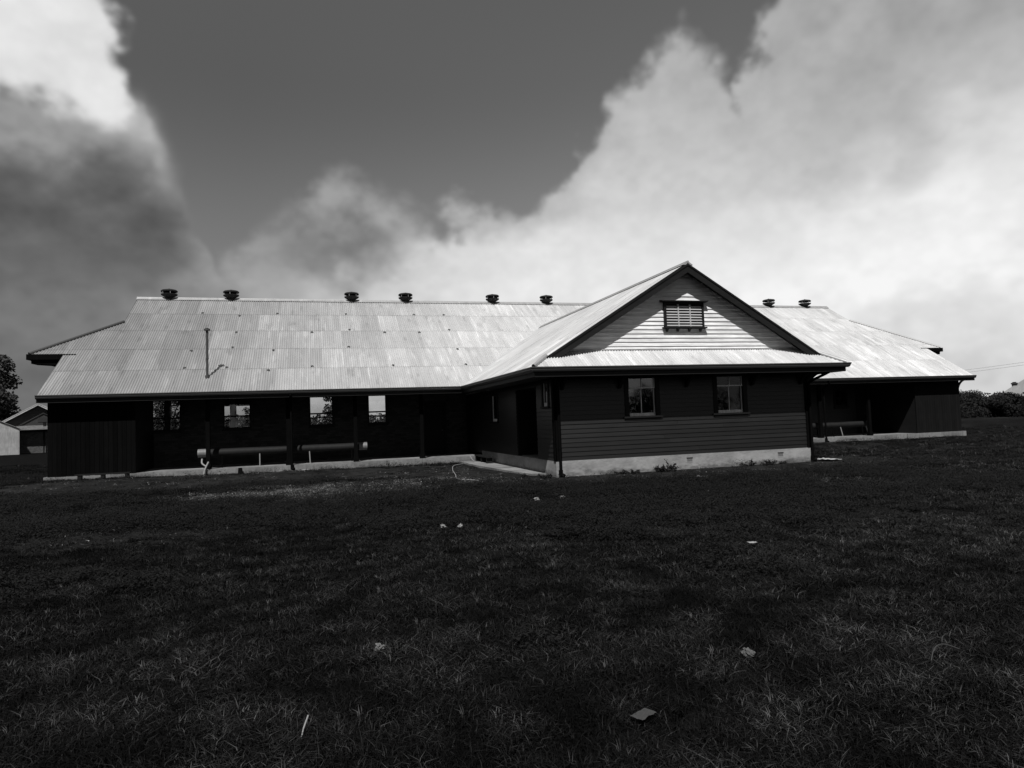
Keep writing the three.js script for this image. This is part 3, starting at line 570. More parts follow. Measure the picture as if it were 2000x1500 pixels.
// ridge ventilators
function lathe(p, seg = 28) { const g = new THREE.LatheGeometry(p.map(q => new THREE.Vector2(...q)), seg); return plain(g); }
const ventProto = group('ridge_ventilator', school);
mesh('collar', lathe([[0.2, -0.14], [0.165, 0.0], [0.165, 0.06]]), M.ventMetal, ventProto);
mesh('bowl', lathe([[0.15, 0.03], [0.20, 0.05], [0.32, 0.125], [0.345, 0.16], [0.335, 0.175], [0.2, 0.13], [0, 0.12]]), M.ventMetal, ventProto);
mesh('cap', lathe([[0, 0.29], [0.2, 0.28], [0.31, 0.262], [0.342, 0.285], [0.345, 0.32], [0.30, 0.36], [0.16, 0.392], [0.05, 0.402], [0.035, 0.425], [0, 0.43]]), M.ventMetal, ventProto);
mesh('strut', [0, 1, 2, 3, 4, 5].map(k => B(-0.01, 0.01, 0.165, 0.275, -0.004, 0.004).translate(0, 0, 0.325).rotateY(k * Math.PI / 3 + 0.3)), M.palePipe, ventProto);
[-12.46, -9.89, -4.53, -1.96, 2.43, 5.31, 18.8, 21.25].forEach((x, i) => { const v = i ? ventProto.clone() : ventProto; if (i) { v.name = numbered('ridge_ventilator'); school.add(v); } v.position.set(x, YR + 0.03, -ZR); v.rotation.set((hash(i, 3) - 0.5) * 0.05, i * 0.7, (hash(i, 9) - 0.5) * 0.06); });

// vent pipe through the verandah roof
const vp = mesh('vent_pipe', [rod([-10.05, 3.35, -9.08], [-10.03, 5.24, -9.05], 0.045, 12)], M.pipe, school);
mesh('cowl', [rod([-10.03, 5.23, -9.05], [-10.03, 5.29, -9.05], 0.11, 14), rod([-10.03, 5.29, -9.05], [-10.03, 5.32, -9.05], 0.06, 12)], M.pipe, vp);
mesh('pipe_collar', [rod([-10.05, 3.46, -9.08], [-10.05, 3.60, -9.08], 0.075, 12), rod([-10.04, 4.2, -9.065], [-10.04, 4.24, -9.065], 0.055, 12)], M.pipe, vp);

// lead washers of the roof straps (dark round stains seen along the laps)
{
  const r = rng(91), list = [];
  for (let row = 1; row < 5; row++) for (let x = -14; x < 0; x += 1.52) { if (r() < 0.75) { const v = VMAX * row / 5 + (r() < 0.5 ? 0.12 : -0.16); if (x > -12.6 + row * 0.1) list.push([x + (r() - 0.5) * 0.2, v]); } }
  const g = [], q = new THREE.Quaternion().setFromUnitVectors(new THREE.Vector3(0, 1, 0), new THREE.Vector3(0, PC, PT * PC));
  for (const [x, v] of list) { const c = new THREE.CylinderGeometry(0.05, 0.06, 0.03, 10); c.applyQuaternion(q); c.translate(x, YG + PT * PC * v + 0.015, -D - PC * v + 0.012); g.push(c); }
  const o = mesh('roof_washer', g, M.pipe, mainRoof); o.userData.kind = 'stuff';
}

// ---------------------------------------------------------------- things on the verandah
function trough(x0, x1, y, z, ends, legs, label) {
  const t = tag(group('wash_trough', scene, [(x0 + x1) / 2, YS, z]), label, 'wash trough');
  const half = (x1 - x0) / 2, h = y - YS, r = 0.15;
  const cyl = (a, b, rr) => { const g = new THREE.CylinderGeometry(rr, rr, b - a, 20, 1); g.rotateZ(Math.PI / 2); g.translate((a + b) / 2, h, 0); return uvMetres(plain(g)); };
  mesh('basin', cyl(-half + (ends ? 0.3 : 0), half - (ends ? 0.3 : 0), r - 0.012), M.trough, t);
  if (ends) { mesh('end_section', cyl(-half, -half + 0.3, r), M.troughEnd, t); mesh('end_section', cyl(half - 0.3, half, r), M.troughEnd, t); }
  for (const [x, m, dx] of legs) mesh('leg', rod([x - (x0 + x1) / 2, 0, 0.12], [x - (x0 + x1) / 2 - dx, h - 0.1, 0.1], 0.022, 8), m ? M.palePipe : M.post, t);
  return t;
}
const tl = trough(-10.42, -4.42, 0.79, -9.3, true, [[-8.31, 1, 0], [-6.53, 1, 0.02], [-9.6, 0, 0], [-5.0, 0, 0]], 'long round-backed wash trough with bright end sections on the left verandah');
trough(16.0, 19.42, 0.78, -9.3, false, [[17.72, 1, 0.1], [19.22, 1, 0.12], [17.2, 0, 0.05], [18.9, 0, 0.05], [16.3, 0, 0]], 'shorter wash trough on two pale slanting legs, on the right verandah');
tag(mesh('drain_pipe', [tube([[-10.19, 0.60, -8.62], [-10.17, 0.45, -8.5], [-10.03, 0.34, -8.44]], 0.03, 8, 12), tube([[-9.96, 0.5, -8.5], [-10.03, 0.34, -8.44], [-10.08, 0.2, -8.4], [-10.1, 0.06, -8.36]], 0.03, 8, 14)], M.palePipe), 'pale forked drain pipe running down over the slab edge by the left post', 'drain pipe');
tag(mesh('drain_grate', [prism([[-8.98, 0.24, -8.49], [-8.86, 0.24, -8.49], [-8.82, -0.02, -8.44], [-9.0, -0.02, -8.44]], [0, 0, 1], 0.06)], M.post), 'small black drain cover standing against the verandah slab edge', 'drain cover');
function lowBench(label, pos, turn, len) {
  const b = tag(group('low_bench', scene, pos), label, 'bench'); b.rotation.y = turn;
  mesh('seat', [B(-len / 2, len / 2, 0.16, 0.20, -0.12, -0.005), B(-len / 2, len / 2, 0.16, 0.20, 0.005, 0.12)], M.trim, b);
  for (const x of [-len / 2 + 0.14, 0, len / 2 - 0.1]) mesh('leg', [prism([[x - 0.05, 0.16, -0.1], [x + 0.05, 0.16, -0.1], [x + 0.06, -0.06, -0.1], [x - 0.06, -0.06, -0.1]], [0, 0, 1], 0.2)], M.trim, b);
  return b;
}
lowBench('low dark plank bench on three feet before the far left end room', [-13.2, 0.10, -8.28], 0, 1.65);
lowBench('short low dark bench in the corner beside the wing side wall', [-0.28, 0.09, -7.35], Math.PI / 2, 2.0);

// concrete strip along the wing's side wall
struct(mesh('path', [prism([[-1.0, 0.05, -8.5], [-0.04, 0.05, -8.5], [-0.04, 0.05, -0.8], [-0.45, 0.05, -0.9], [-0.62, 0.05, -2.2], [-0.9, 0.05, -5.5]], [0, -1, 0], 0.25)], M.slab));

// ---------------------------------------------------------------- trees, shrubs
function leafCloud(blobs, n, size, seed, flat = 0.5) {
  const r = rng(seed), P = [], N = [], idx = [];
  const tot = blobs.reduce((a, b) => a + b[3] * b[3] * b[3], 0), c = new THREE.Vector3(), u = new THREE.Vector3(), v = new THREE.Vector3(), nn = new THREE.Vector3();
  for (const [bx, by, bz, br, sy = 0.8] of blobs) {
    const m = Math.round(n * br * br * br / tot);
    for (let i = 0; i < m; i++) {
      const rr = br * Math.pow(r(), 0.42), th = r() * 6.283, cp = r() * 2 - 1, sp = Math.sqrt(1 - cp * cp);
      c.set(bx + rr * sp * Math.cos(th), by + rr * cp * sy, bz + rr * sp * Math.sin(th));
      nn.set(r() - 0.5, r() * 0.9 - 0.1, r() - 0.5).normalize(); u.set(r() - 0.5, r() - 0.5, r() - 0.5).cross(nn).normalize(); v.crossVectors(nn, u);
      const s = size * (0.6 + r() * 0.8), k = P.length / 3;
      for (const [a, b] of [[-1, 0], [0, -flat], [1, 0], [0, flat]]) { P.push(c.x + u.x * a * s + v.x * b * s, c.y + u.y * a * s + v.y * b * s, c.z + u.z * a * s + v.z * b * s); N.push(nn.x, nn.y, nn.z); }
      idx.push(k, k + 1, k + 2, k, k + 2, k + 3);
    }
  }
  const g = new THREE.BufferGeometry(); g.setAttribute('position', new THREE.Float32BufferAttribute(P, 3)); g.setAttribute('normal', new THREE.Float32BufferAttribute(N, 3)); g.setIndex(idx); return g;
}
const leafM = [0.012, 0.03, 0.018].map(v => matt(v, 0.85, { side: THREE.DoubleSide }));
function tree(name, label, cat, x, z, h, r, seed, o = {}) {
  const t = tag(group(name, scene, [x, ground(x, z) - 0.05, z]), label, cat, o.group), q = rng(seed), bl = [], limbs = [];
  const y0 = o.clear ?? h * 0.3;
  for (let i = 0; i < (o.n ?? 16); i++) { const th = q() * 6.283, k = Math.sqrt(q()), y = y0 + (h - y0) * (0.12 + 0.76 * q()), w = r * 0.78 * Math.sqrt(clamp(1 - Math.pow((y - y0) / (h - y0) * 1.7 - 0.75, 2), 0.12)); bl.push([Math.cos(th) * k * w, y, Math.sin(th) * k * w, r * (0.2 + 0.22 * q())]); }
  const sd = q() * 0.4;
  limbs.push(tube([[0, 0, 0], [0.1 * sd, y0 * 0.6, 0.05], [0.2 * sd, y0 * 1.2, 0], [0, h * 0.7, 0.1]], Math.max(0.05, r * 0.055), 7, 10));
  for (const b of bl.slice(0, 9)) limbs.push(tube([[0.1 * sd, y0 * 0.9, 0], [b[0] * 0.4, lerp(y0, b[1], 0.5), b[2] * 0.4], [b[0], b[1], b[2]]], Math.max(0.025, r * 0.02), 5, 6));
  mesh('trunk', limbs, M.post, t);
  mesh('crown', leafCloud(bl, o.leaves ?? 5000, o.size ?? 0.16, seed + 7), leafM[seed % 3], t);
  return t;
}
tree('broad_tree', 'dark leafy tree rising behind the shed at the left edge', 'tree', -42.9, -76, 11.4, 4.5, 100, { clear: 1.8, leaves: 9000, size: 0.22, n: 22 });
tree('broad_tree', 'low dark tree beside the far left house, behind its roof', 'tree', -47.5, -79, 8.0, 4.2, 104, { clear: 1.2, leaves: 6000, size: 0.22 });
tree('yard_tree', 'leafy tree glimpsed through the leftmost verandah window', 'tree', -18.2, -46, 5.6, 2.3, 102, { clear: 1.6, leaves: 3200, size: 0.13, n: 22 });
tree('yard_tree', 'small tree glimpsed through the second verandah window from left', 'tree', -11.6, -48, 3.6, 1.3, 106, { clear: 1.4, leaves: 1400, size: 0.12 });
tree('yard_tree', 'spreading tree against the sky glimpsed through the third verandah window', 'tree', -4.6, -43, 5.2, 1.5, 108, { clear: 1.7, leaves: 1900, size: 0.12, n: 18 });
function shrub(label, x, z, h, r, seed, n, size, grp) {
  h *= 1.3; n = Math.round(n * 1.8); size *= 0.68;
  const t = tag(group('shrub', scene, [x, ground(x, z) - 0.03, z]), label, 'shrub', grp), q = rng(seed), bl = [], st = [];
  for (let i = 0; i < 12; i++) { const th = q() * 6.283, k = Math.sqrt(q()) * r * 0.72, y = h * (0.22 + 0.5 * q()) * (1 - 0.35 * k / r); bl.push([Math.cos(th) * k, y, Math.sin(th) * k, Math.min(h * 0.42, r * 0.42) * (0.7 + 0.5 * q()), 0.75]); }
  for (const b of bl.slice(0, 7)) st.push(tube([[b[0] * 0.1, 0, b[2] * 0.1], [b[0] * 0.5, b[1] * 0.5, b[2] * 0.4], [b[0], b[1], b[2]]], 0.03, 5, 5));
  mesh('stem', st, M.post, t); mesh('foliage', leafCloud(bl, n, size, seed + 3), leafM[seed % 3], t); return t;
}
shrub('round tall grey shrub just beyond the right end of the school', 51.6, -31.5, 3.2, 2.3, 201, 5200, 0.11);
shrub('dark bush in the hedge beside the round grey shrub', 49.6, -27.0, 2.2, 1.9, 203, 4200, 0.12);
shrub('dark bush with a ragged top, middle of the hedge at right', 51.4, -26.2, 2.35, 1.8, 207, 4200, 0.12);
shrub('low bush of the hedge under the distant chimney', 52.4, -23.6, 2.0, 1.9, 209, 4200, 0.12);
shrub('low bush of the hedge at the right edge of the view', 53.0, -20.6, 1.95, 2.1, 213, 4200, 0.12);
shrub('dark bush half hidden behind the right end wall', 48.0, -30.0, 2.0, 2.2, 216, 4200, 0.12);
shrub('low bush growing in front of the round grey shrub', 47.2, -27.4, 1.3, 1.6, 219, 2600, 0.11);

{ // unseen belt of trees added behind the camera to darken the window reflections
  const q = rng(515), bl = []; for (let i = 0; i < 34; i++) { const h = 3 + 3.2 * q(); bl.push([-45 + i * 3.4 + q() * 2, h * 0.62, 62 + q() * 14, 1.7 + 1.2 * q(), 1.25]); }
  tag(mesh('added_tree_belt', leafCloud(bl, 16000, 0.3, 516), leafM[0]), 'unseen belt of trees added to show dark in the front window panes', 'trees', null, 'stuff');
}
{ const q = rng(611), bl = []; for (let i = 0; i < 26; i++) bl.push([-24 + i * 1.35 + q(), 1.15 + 0.35 * q(), -51 - q() * 2, 1.25 + 0.35 * q(), 1]);
  const h = tag(group('hedge'), 'long dark hedge behind the school, seen low through the verandah windows', 'hedge'); mesh('foliage', leafCloud(bl, 34000, 0.15, 612), leafM[0], h); }
{ const q = rng(621), bl = []; for (let i = 0; i < 22; i++) { const t = i / 21; bl.push([lerp(46.5, 60, t) + q(), 0.95 + 0.45 * q(), lerp(-33.5, -16, t) + q(), 0.95 + 0.4 * q(), 1]); }
  const h = tag(group('hedge'), 'dark continuous hedge behind the bushes at the right edge', 'hedge'); mesh('foliage', leafCloud(bl, 26000, 0.1, 622), leafM[0], h); }
// far hedge on the left and behind, as read through the windows
shrub('low hedge bush far behind the leftmost verandah window', -22.5, -58, 2.0, 3.2, 222, 2600, 0.2);
shrub('low hedge bush far behind the third verandah window', -6.5, -62, 2.1, 3.4, 225, 2600, 0.2);
shrub('low hedge bush far behind the second verandah window', -14.5, -61, 1.8, 3.2, 228, 2600, 0.2);

// ---------------------------------------------------------------- buildings in the distance
const farDark = std(0.03, 0.9, { map: grain }), farRender = std(0.12, 0.95, { map: speck, bumpMap: speck, bumpScale: 0.02 }), whiteIron = std(0.58, 0.6, { map: grainUp });
{ // white iron shed at the left edge, gable end towards us
  const o = tag(group('iron_shed', scene, [-33.75, -0.1, -53.7]), 'white corrugated iron shed at the left edge of the yard', 'shed'); o.rotation.y = 0.5;
  const outl = [[-2.2, 0, 0], [1.75, 0, 0], [1.75, 2.42, 0], [-0.9, 3.72, 0], [-2.2, 3.1, 0]];
  mesh('wall', prism(outl, [0, 0, -1], 6), whiteIron, o);
  const rib = []; for (let k = 0; k < 48; k++) { const x = -2.16 + k * 0.081, top = x > -0.9 ? 3.72 - (x + 0.9) * 0.49 : 3.72 - (-0.9 - x) * 0.47; rib.push(B(x - 0.018, x + 0.018, 0, top - 0.05, 0.001, 0.02)); }
  const q = mesh('corrugation', rib, whiteIron, o); q.userData.kind = 'stuff';
  mesh('roof', [prism([[1.9, 2.38, 0.12], [-0.9, 3.76, 0.12], [-0.9, 3.80, 0.12], [1.9, 2.42, 0.12]], [0, 0, -1], 6.3)], M.zincCap, o);
}
{ // gabled house behind the shed
  const o = tag(group('gabled_house', scene, [-32.2, -0.15, -58.5]), 'gabled house with pale barge boards and rendered walls behind the left shed', 'house');
  o.rotation.y = 0.25;
  mesh('wall', [B(-2.7, 3.4, 0, 2.5, -9, 0)], farRender, o);
  mesh('gable', prism([[-3.0, 2.75, 0.02], [3.6, 2.75, 0.02], [0.2, 4.75, 0.02]], [0, 0, -1], 0.1), farDark, o);
  for (const sg of [-1, 1]) {
    mesh('roof', prism([[0.15 + sg * 4.2, 2.35, 0.5], [0.15, 4.86, 0.5], [0.15, 4.95, 0.5], [0.15 + sg * 4.2, 2.44, 0.5]], [0, 0, -1], 9.8), M.zincCap, o);
    mesh('bargeboard', [prism([[0.15 + sg * 4.16, 2.22, 0.52], [0.15, 4.72, 0.52], [0.15, 4.82, 0.52], [0.15 + sg * 4.16, 2.32, 0.52]], [0, 0, 1], 0.04)], M.pale, o);
  }
  mesh('awning', [prism([[-1.6, 2.75, 0.02], [-1.6, 2.35, 0.9], [-1.6, 2.39, 0.92], [-1.6, 2.80, 0.02]], [1, 0, 0], 4.6)], std(0.16, 0.8, { map: speck }), o);
  mesh('lintel', [B(-2.4, 3.3, 2.18, 2.3, 0.002, 0.08)], farDark, o);
  mesh('side_wing', [B(-2.72, -1.4, 0, 2.15, 0.001, 0.9)], farDark, o);
  mesh('stand_pipe', [rod([0.6, 0, 0.25], [0.6, 3.1, 0.25], 0.05), rod([0.72, 2.2, 0.25], [0.72, 3.1, 0.25], 0.04)], M.post, o);
  mesh('vent_hole', [B(0.1, 1.0, 3.1, 3.55, 0.025, 0.05)], M.shadowVent, o);
}
{ // cottage roof with chimney beyond the hedge
  const o = tag(group('distant_cottage', scene, [116, 0, -71.4]), 'distant cottage roof with a single chimney beyond the right hedge', 'house');
  o.rotation.y = -0.98;
  mesh('wall', B(-5.6, 5.6, 0, 2.45, -4.2, 4.2), farRender, o);
  const e = [6.3, 2.4, 4.9], rd = [2.2, 5.5];
  const rf = mesh('roof', polys([[[-e[0], e[1], e[2]], [e[0], e[1], e[2]], [rd[0], rd[1], 0], [-rd[0], rd[1], 0]], [[e[0], e[1], -e[2]], [-e[0], e[1], -e[2]], [-rd[0], rd[1], 0], [rd[0], rd[1], 0]], [[-e[0], e[1], -e[2]], [-e[0], e[1], e[2]], [-rd[0], rd[1], 0]], [[e[0], e[1], e[2]], [e[0], e[1], -e[2]], [rd[0], rd[1], 0]]]), std(0.22, 0.8, { map: zinc, side: THREE.DoubleSide }), o);
  mesh('chimney', [B(-4.05, -3.3, 2.6, 4.55, 1.2, 1.9), B(-4.15, -3.2, 4.55, 4.8, 1.1, 2.0), B(-3.95, -3.4, 4.8, 4.95, 1.3, 1.8)], farDark, rf);
}
{ // overhead line: from the back of the school to a pole beyond the right edge
  const o = tag(group('power_line', scene, [39, 0, -10]), 'pair of thin overhead wires crossing the sky at the right edge', 'overhead wires');
  const sag = (a, b, s) => { const p = []; for (let k = 0; k <= 12; k++) { const t = k / 12; p.push([lerp(a[0], b[0], t), lerp(a[1], b[1], t) - s * 4 * t * (1 - t), lerp(a[2], b[2], t)]); } return p; };
  mesh('wire', tube(sag([7, 4.25, -30], [-8.5, 3.98, 5], 0.25), 0.006, 5, 30), M.post, o);
  mesh('wire', tube(sag([7, 4.0, -30], [-8.5, 3.85, 5], 0.25), 0.006, 5, 30), M.post, o);
  for (const [x, z] of [[7, -30], [-8.5, 5]]) mesh('pole', [rod([x, 0, z], [x, 4.45, z], 0.07, 8)], M.post, o);
}

// ---------------------------------------------------------------- litter
const lr = rng(404);
function litter(name, label, cat, x, z, w, d, crumple, tone = 0.72, lift = 0.02) {
  const n = 7, P = [], idx = [];
  const g = new THREE.PlaneGeometry(w, d, n, n); g.rotateX(-Math.PI / 2); const p = g.attributes.position;
  for (let i = 0; i < p.count; i++) p.setXYZ(i, p.getX(i) + (lr() - 0.5) * crumple * 0.5, Math.abs(fbm(p.getX(i) * 9 + x * 7, p.getZ(i) * 9 + z, 3)) * crumple * 2.4 + (lr() - 0.3) * crumple * 0.35, p.getZ(i) + (lr() - 0.5) * crumple * 0.5);
  if (crumple >= 0.06) {
    const ic = new THREE.IcosahedronGeometry(0.5, 5), a = ic.attributes.position, vv = new THREE.Vector3();
    for (let i = 0; i < a.count; i++) { vv.fromBufferAttribute(a, i); const f = 0.7 + fbm(vv.x * 4 + x * 5, vv.y * 4 + vv.z * 3 + z, 3) * 1.3 + fbm(vv.z * 5 + x, vv.x * 3 - vv.y * 5, 2) * 0.8; a.setXYZ(i, vv.x * f * w, (vv.y * f + 0.28) * Math.min(w, d) * 0.75, vv.z * f * d); }
    const g3 = plain(ic); g3.computeVertexNormals();
    const o = mesh(name, g3, matt(tone * 0.36, 0.9)); o.position.set(x, ground(x, z) + lift * 0.4, z); o.rotation.y = lr() * 6; tag(o, label, cat); return o;
  }
  const g2 = g.toNonIndexed(); g2.computeVertexNormals();
  const o = mesh(name, g2, matt(tone * 0.36, 0.9, { side: THREE.DoubleSide })); o.position.set(x, ground(x, z) + lift, z); o.rotation.y = lr() * 6; tag(o, label, cat); return o;
}
litter('paper_scrap', 'crumpled pale paper in the grass left of centre, in front of the corner', 'paper', -4.52, 7.55, 0.13, 0.12, 0.08, 0.6, 0.04);
litter('paper_scrap', 'second crumpled pale paper lying right beside the one left of centre', 'paper', -4.28, 7.62, 0.12, 0.10, 0.07, 0.55, 0.04);
litter('paper_card', 'small square white card lying alone in the grass right of centre', 'card', -1.35, 10.57, 0.10, 0.09, 0.008, 0.7, 0.06);
litter('paper_scrap', 'crumpled grey paper in the near grass at lower centre', 'paper', -5.9, 12.52, 0.11, 0.10, 0.06, 0.3, 0.05);
litter('paper_scrap', 'torn grey paper in the near grass at lower right', 'paper', -3.6, 13.69, 0.17, 0.09, 0.06, 0.22, 0.05);
litter('paper_sheet', 'flat dull sheet in the grass nearest the camera', 'paper', -4.68, 14.31, 0.13, 0.08, 0.011, 0.11, 0.045);
litter('paper_sheet', 'large white sheet on the ground by the right downpipe', 'paper', 8.75, 0.18, 0.62, 0.5, 0.05, 0.75, 0.03);
litter('paper_scrap', 'white scrap in the grass below the wing left corner', 'paper', -2.14, 4.72, 0.13, 0.12, 0.07, 0.6, 0.04);
litter('paper_scrap', 'folded dull scrap near the wing left corner downpipe', 'paper', -1.6, 4.75, 0.2, 0.12, 0.07, 0.35, 0.04);
litter('paper_scrap', 'pale scrap on the bare soil right of the wing', 'paper', 13.3, -1.7, 0.22, 0.14, 0.06, 0.55, 0.03);
litter('paper_scrap', 'tiny white scrap in the grass before the second wing window', 'paper', 1.41, 5.2, 0.09, 0.06, 0.04, 0.7, 0.04);
litter('plaster_spill', 'pale plaster spill below the middle verandah downpipe', 'plaster', -7.15, -8.2, 0.45, 0.26, 0.04, 0.5, 0.02);
litter('plaster_spill', 'smaller pale plaster spill beside the first, away from the slab', 'plaster', -6.75, -7.6, 0.4, 0.26, 0.04, 0.45, 0.02);
litter('paper_scrap', 'pale flakes of paper before the front wall, beyond the grass edge', 'paper', 2.9, 2.6, 0.3, 0.12, 0.05, 0.4, 0.03);
tag(mesh('stick', tube([[-2.72, 0.05, 14.28], [-2.6, 0.09, 14.2], [-2.47, 0.085, 14.15], [-2.36, 0.05, 14.16]].map(([x, y, z]) => [x, y + ground(x, z), z]), 0.0035, 6, 12), matt(0.04, 0.9)), 'bent dry stick lying in the grass at lower right', 'stick');
tag(mesh('wood_chip', [rod([-6.41, 0.05 + ground(-6.4, 13.78), 13.8], [-6.385, 0.10 + ground(-6.4, 13.78), 13.76], 0.005, 6), rod([-6.41, 0.05 + ground(-6.4, 13.78), 13.8], [-6.42, 0.02 + ground(-6.4, 13.78), 13.83], 0.004, 6)], matt(0.2, 0.8)), 'pale splinter of wood standing in the grass at the bottom edge', 'splinter');
tag(mesh('garden_hose', tube([[-0.55, 0.24, -8.5], [-0.5, 0.1, -8.2], [-0.62, 0.06, -7.6], [-1.6, 0.06, -6.2], [-2.0, 0.06, -4.6], [-2.35, 0.06, -2.4], [-2.6, 0.06, -0.6], [-2.35, 0.06, 0.3], [-2.3, 0.05, 0.9]].map(([x, y, z]) => [x, y + ground(x, z), z]), 0.012, 6, 60), std(0.22, 0.7)), 'thin pale hose snaking over the bare soil from the slab corner', 'hose');

// weeds against the plinth
function weed(label, x, z, h, n, seed, grp) {
  const t = tag(group('weed_plant', scene, [x, ground(x, z) - 0.01, z]), label, 'weed', grp), q = rng(seed), st = [], lf = [];
  for (let i = 0; i < n; i++) {
    const th = q() * 6.283, rr = q() * h * 1.15, hh = h * 0.85 * (0.25 + 0.75 * q() * q()), a = [Math.cos(th) * rr * 0.3, 0, Math.sin(th) * rr * 0.3], b = [Math.cos(th) * rr, hh, Math.sin(th) * rr];
    st.push(tube([a, [b[0] * 0.5, hh * 0.6, b[2] * 0.5], b], 0.006, 5, 5));
    for (let k = 0; k < 5; k++) { const f = 0.3 + 0.7 * k / 4; lf.push([lerp(a[0], b[0], f), hh * f, lerp(a[2], b[2], f), 0.05, 0.8]); }
  }
  mesh('stem', st, M.post, t); mesh('foliage', leafCloud(lf, n * 42, 0.026, seed + 1, 0.6), leafM[0], t); return t;
}
weed('tall dark weed against the plinth below the left wing window', 3.28, 0.32, 0.46, 12, 301);
weed('spreading low weed right beside the tall weed at the plinth', 2.95, 0.36, 0.24, 12, 305);
weed('small upright weeds at the plinth left of the tall weed', 2.1, 0.32, 0.22, 7, 308);
weed('small sprig at the plinth, leftmost of the weeds below the window', 1.72, 0.30, 0.17, 6, 311);
weed('thin pale sprig against the plinth between the two air bricks', 5.95, 0.30, 0.26, 4, 314);
weed('sparse weed against the plinth left of the right air brick', 6.6, 0.28, 0.22, 6, 317);
weed('small tuft at the plinth below the right air brick', 7.05, 0.28, 0.16, 6, 320);
weed('little leafy weed beside the left corner downpipe', -0.35, 0.1, 0.2, 6, 323);
weed('low leafy weed on the path near the wing corner', -0.75, -0.6, 0.13, 7, 326);

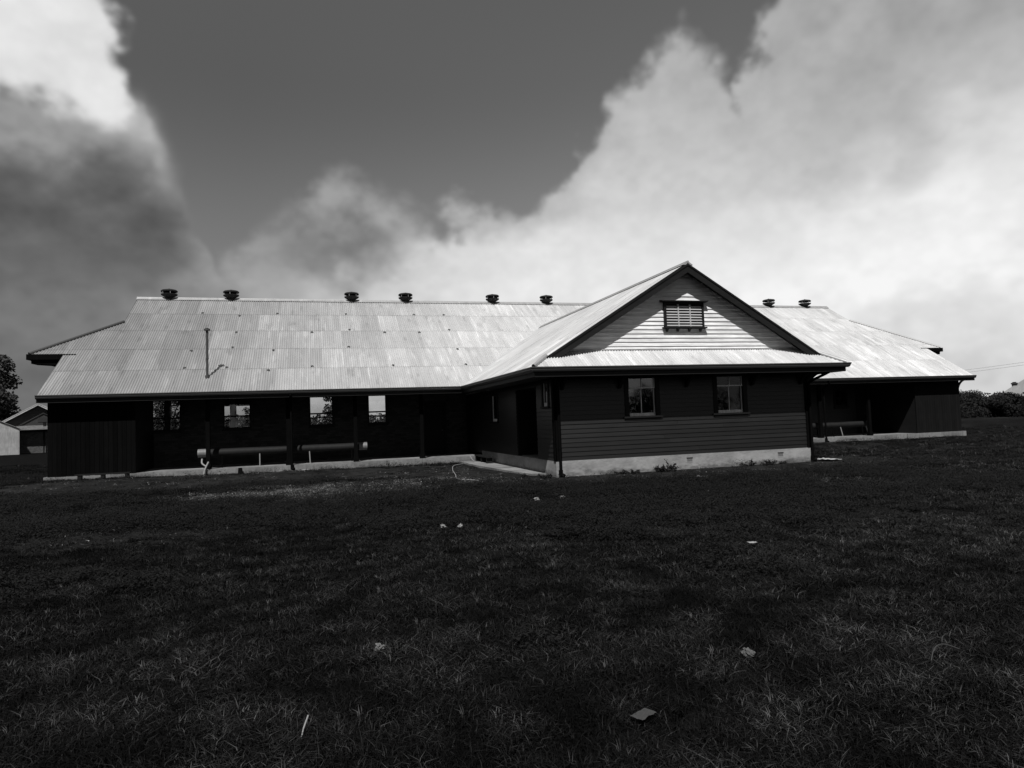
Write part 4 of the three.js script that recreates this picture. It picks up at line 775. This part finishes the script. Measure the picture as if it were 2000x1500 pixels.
// ---------------------------------------------------------------- grass, leafy ground cover, straw
{
  const q = rng(909), up = new THREE.Vector3(0, 1, 0);
  function tuft(nb, rad, h0, h1, wid, lean) {
    const P = [], N = [], idx = [], Cc = [];
    for (let i = 0; i < nb; i++) {
      const th = q() * 6.283, r = Math.sqrt(q()) * rad, x = Math.cos(th) * r, z = Math.sin(th) * r, d = q() * 6.283, h = h0 + (h1 - h0) * q(), ln = h * lean * (0.3 + q()), w = wid * (0.7 + 0.6 * q());
      const dx = Math.cos(d), dz = Math.sin(d), sx = -dz * w, sz = dx * w, k = P.length / 3, tw = (q() - 0.5) * h * 2.6;
      const cv = 0.5 + 0.5 * q(), rows = [[0, 0, 1], [0.5, 0.8 + 0.4 * q(), 0.9], [1, 0.25 + 0.75 * cv, 0.12]];
      for (const [f, y, ww] of rows) { const bx = x + dx * ln * f * f - dz * tw * f * f, bz = z + dz * ln * f * f + dx * tw * f * f; P.push(bx - sx * ww, y * h * f + (f ? 0 : -0.01), bz - sz * ww, bx + sx * ww, y * h * f + (f ? 0 : -0.01), bz + sz * ww); for (let m = 0; m < 2; m++) N.push(dx * -0.3, 0.9, dz * -0.3); }
      const t = q() < 0.5 ? 0.05 + 0.2 * q() : 0.5 + 1.7 * q() * q(); for (let m = 0; m < 6; m++) { const f = t * (m < 2 ? 0.6 : 1); Cc.push(f, f, f); }
      idx.push(k, k + 1, k + 2, k + 2, k + 1, k + 3, k + 2, k + 3, k + 4, k + 4, k + 3, k + 5);
    }
    const g = new THREE.BufferGeometry(); g.setAttribute('position', new THREE.Float32BufferAttribute(P, 3)); g.setAttribute('normal', new THREE.Float32BufferAttribute(N, 3)); g.setAttribute('color', new THREE.Float32BufferAttribute(Cc, 3)); g.setIndex(idx); return g;
  }
  function rosette(nl, rad, len) { // broad leaves lying low
    const P = [], N = [], idx = [];
    for (let i = 0; i < nl; i++) {
      const th = q() * 6.283, r = Math.sqrt(q()) * rad, x = Math.cos(th) * r, z = Math.sin(th) * r, y = 0.015 + q() * 0.10, d = q() * 6.283, L2 = len * (0.6 + 0.8 * q()), w = L2 * 0.36, t = (q() - 0.4) * 0.9, k = P.length / 3;
      const dx = Math.cos(d), dz = Math.sin(d);
      for (const [f, s] of [[0, 0], [0.5, -1], [0.5, 1], [1, 0]]) { P.push(x + dx * L2 * f - dz * w * s, y + t * L2 * f * 0.6 + Math.abs(s) * 0.008, z + dz * L2 * f + dx * w * s); N.push(-dx * t * 0.5, 1, -dz * t * 0.5); }
      idx.push(k, k + 2, k + 1, k + 1, k + 2, k + 3);
    }
    const g = new THREE.BufferGeometry(); g.setAttribute('position', new THREE.Float32BufferAttribute(P, 3)); g.setAttribute('normal', new THREE.Float32BufferAttribute(N, 3)); g.setIndex(idx); return g;
  }
  const fwd = new THREE.Vector2(Math.sin(0.282), -Math.cos(0.282)), cp = camera.position;
  const inFan = (x, z, m) => { const dx = x - cp.x, dz = z - cp.z, f = dx * fwd.x + dz * fwd.y, s = -dx * fwd.y + dz * fwd.x; return f > 1.5 && Math.abs(s) < f * 0.80 + m; };
  const blocked = (x, z) => (x > -0.1 && x < W + 0.1 && z < 0.1 && z > -12) || (z < ZS + 0.02 && z > -20 && x > L - 0.2 && x < R + 0.2) || (x > -1 && x < 0 && z < -0.8 && z > -8.6);
  function scatter(name, geos, mats, dens, keep, sc, tone, label, cat) {
    const lists = geos.map(() => []);
    for (const [r0, r1, den] of dens) {
      const n = Math.round(Math.PI * (r1 * r1 - r0 * r0) * den * 0.42);
      for (let i = 0; i < n; i++) {
        const rr = Math.sqrt(lerp(r0 * r0, r1 * r1, q())), a = 0.282 - Math.PI / 2 + (q() - 0.5) * 2 * Math.PI * 0.42, x = cp.x + Math.cos(a) * rr, z = cp.z + Math.sin(a) * rr, u = q();
        if (!inFan(x, z, 2.5) || blocked(x, z)) continue;
        if (u > keep(x, z, rr)) continue;
        lists[Math.floor(q() * geos.length)].push([x, z, rr, q()]);
      }
    }
    geos.forEach((g, k) => {
      const l = lists[k]; if (!l.length) return;
      const im = new THREE.InstancedMesh(g, mats[k % mats.length], l.length), m4 = new THREE.Matrix4(), qt = new THREE.Quaternion(), pp = new THREE.Vector3(), ss = new THREE.Vector3();
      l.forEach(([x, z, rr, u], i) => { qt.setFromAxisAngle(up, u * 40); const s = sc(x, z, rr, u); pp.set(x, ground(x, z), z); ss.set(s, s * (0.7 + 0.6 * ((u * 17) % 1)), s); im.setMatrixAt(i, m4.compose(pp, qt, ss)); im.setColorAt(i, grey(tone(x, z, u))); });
      im.castShadow = im.receiveShadow = true; im.name = numbered(name); im.userData = { kind: 'stuff', label, category: cat }; scene.add(im);
    });
  }
  const gm = new THREE.MeshPhysicalMaterial({ color: grey(0.028), roughness: 0.8, specularIntensity: 0.15, vertexColors: true, side: THREE.DoubleSide });
  const wm = new THREE.MeshPhysicalMaterial({ color: grey(0.006), roughness: 0.8, specularIntensity: 0.2, side: THREE.DoubleSide });
  const sm = new THREE.MeshStandardMaterial({ color: grey(0.13), roughness: 0.9, vertexColors: true, side: THREE.DoubleSide });
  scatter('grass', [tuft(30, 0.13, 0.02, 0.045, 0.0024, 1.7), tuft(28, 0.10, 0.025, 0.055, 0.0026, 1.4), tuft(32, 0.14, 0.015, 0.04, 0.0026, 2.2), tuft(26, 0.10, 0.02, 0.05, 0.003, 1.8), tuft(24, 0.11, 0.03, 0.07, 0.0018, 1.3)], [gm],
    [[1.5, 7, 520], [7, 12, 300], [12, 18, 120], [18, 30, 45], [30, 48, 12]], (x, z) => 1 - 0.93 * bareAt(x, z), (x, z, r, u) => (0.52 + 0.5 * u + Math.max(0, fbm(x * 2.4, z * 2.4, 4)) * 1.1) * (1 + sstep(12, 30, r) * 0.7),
    (x, z, u) => (0.2 + 1.5 * u * u * u) * Math.max(0.12, 0.62 + fbm(x * 0.4, z * 0.4, 3) * 0.7 + fbm(x * 3.2, z * 3.2, 4) * 2.2 - 0.2 + sstep(-8, 3, x) * 0.75) , 'rough short lawn grass covering the yard', 'grass');  // lens fall-off painted into the blade colour: grass darkens towards the left
  scatter('ground_cover', [rosette(34, 0.16, 0.034), rosette(26, 0.2, 0.028)], [wm],
    [[5, 9, 22], [9, 14, 60], [14, 22, 70], [22, 36, 14]], (x, z) => clamp(weedAt(x, z) * (1 - 0.9 * bareAt(x, z)) * Math.max(sstep(11, 7.5, z + 0.1 * x), 0.8 * sstep(0.1, 0.22, fbm(x * 0.9 + 5, z * 0.9 + 40, 3)))), (x, z, r, u) => 0.7 + 0.8 * u,
    (x, z, u) => 0.6 + 0.7 * u, 'dark broad-leaved weeds spreading in patches through the grass', 'weeds');
  scatter('straw', [tuft(10, 0.16, 0.01, 0.035, 0.004, 4), tuft(8, 0.2, 0.008, 0.03, 0.005, 5)], [sm],
    [[10, 20, 60], [20, 30, 34]], (x, z) => clamp(strawAt(x, z) * 1.2 + bareAt(x, z) * 0.1), (x, z, r, u) => 0.7 + 0.8 * u,
    (x, z, u) => 0.5 + u, 'dry pale straw strewn over the bare ground before the left verandah', 'straw');
}

renderer.render(scene, camera);
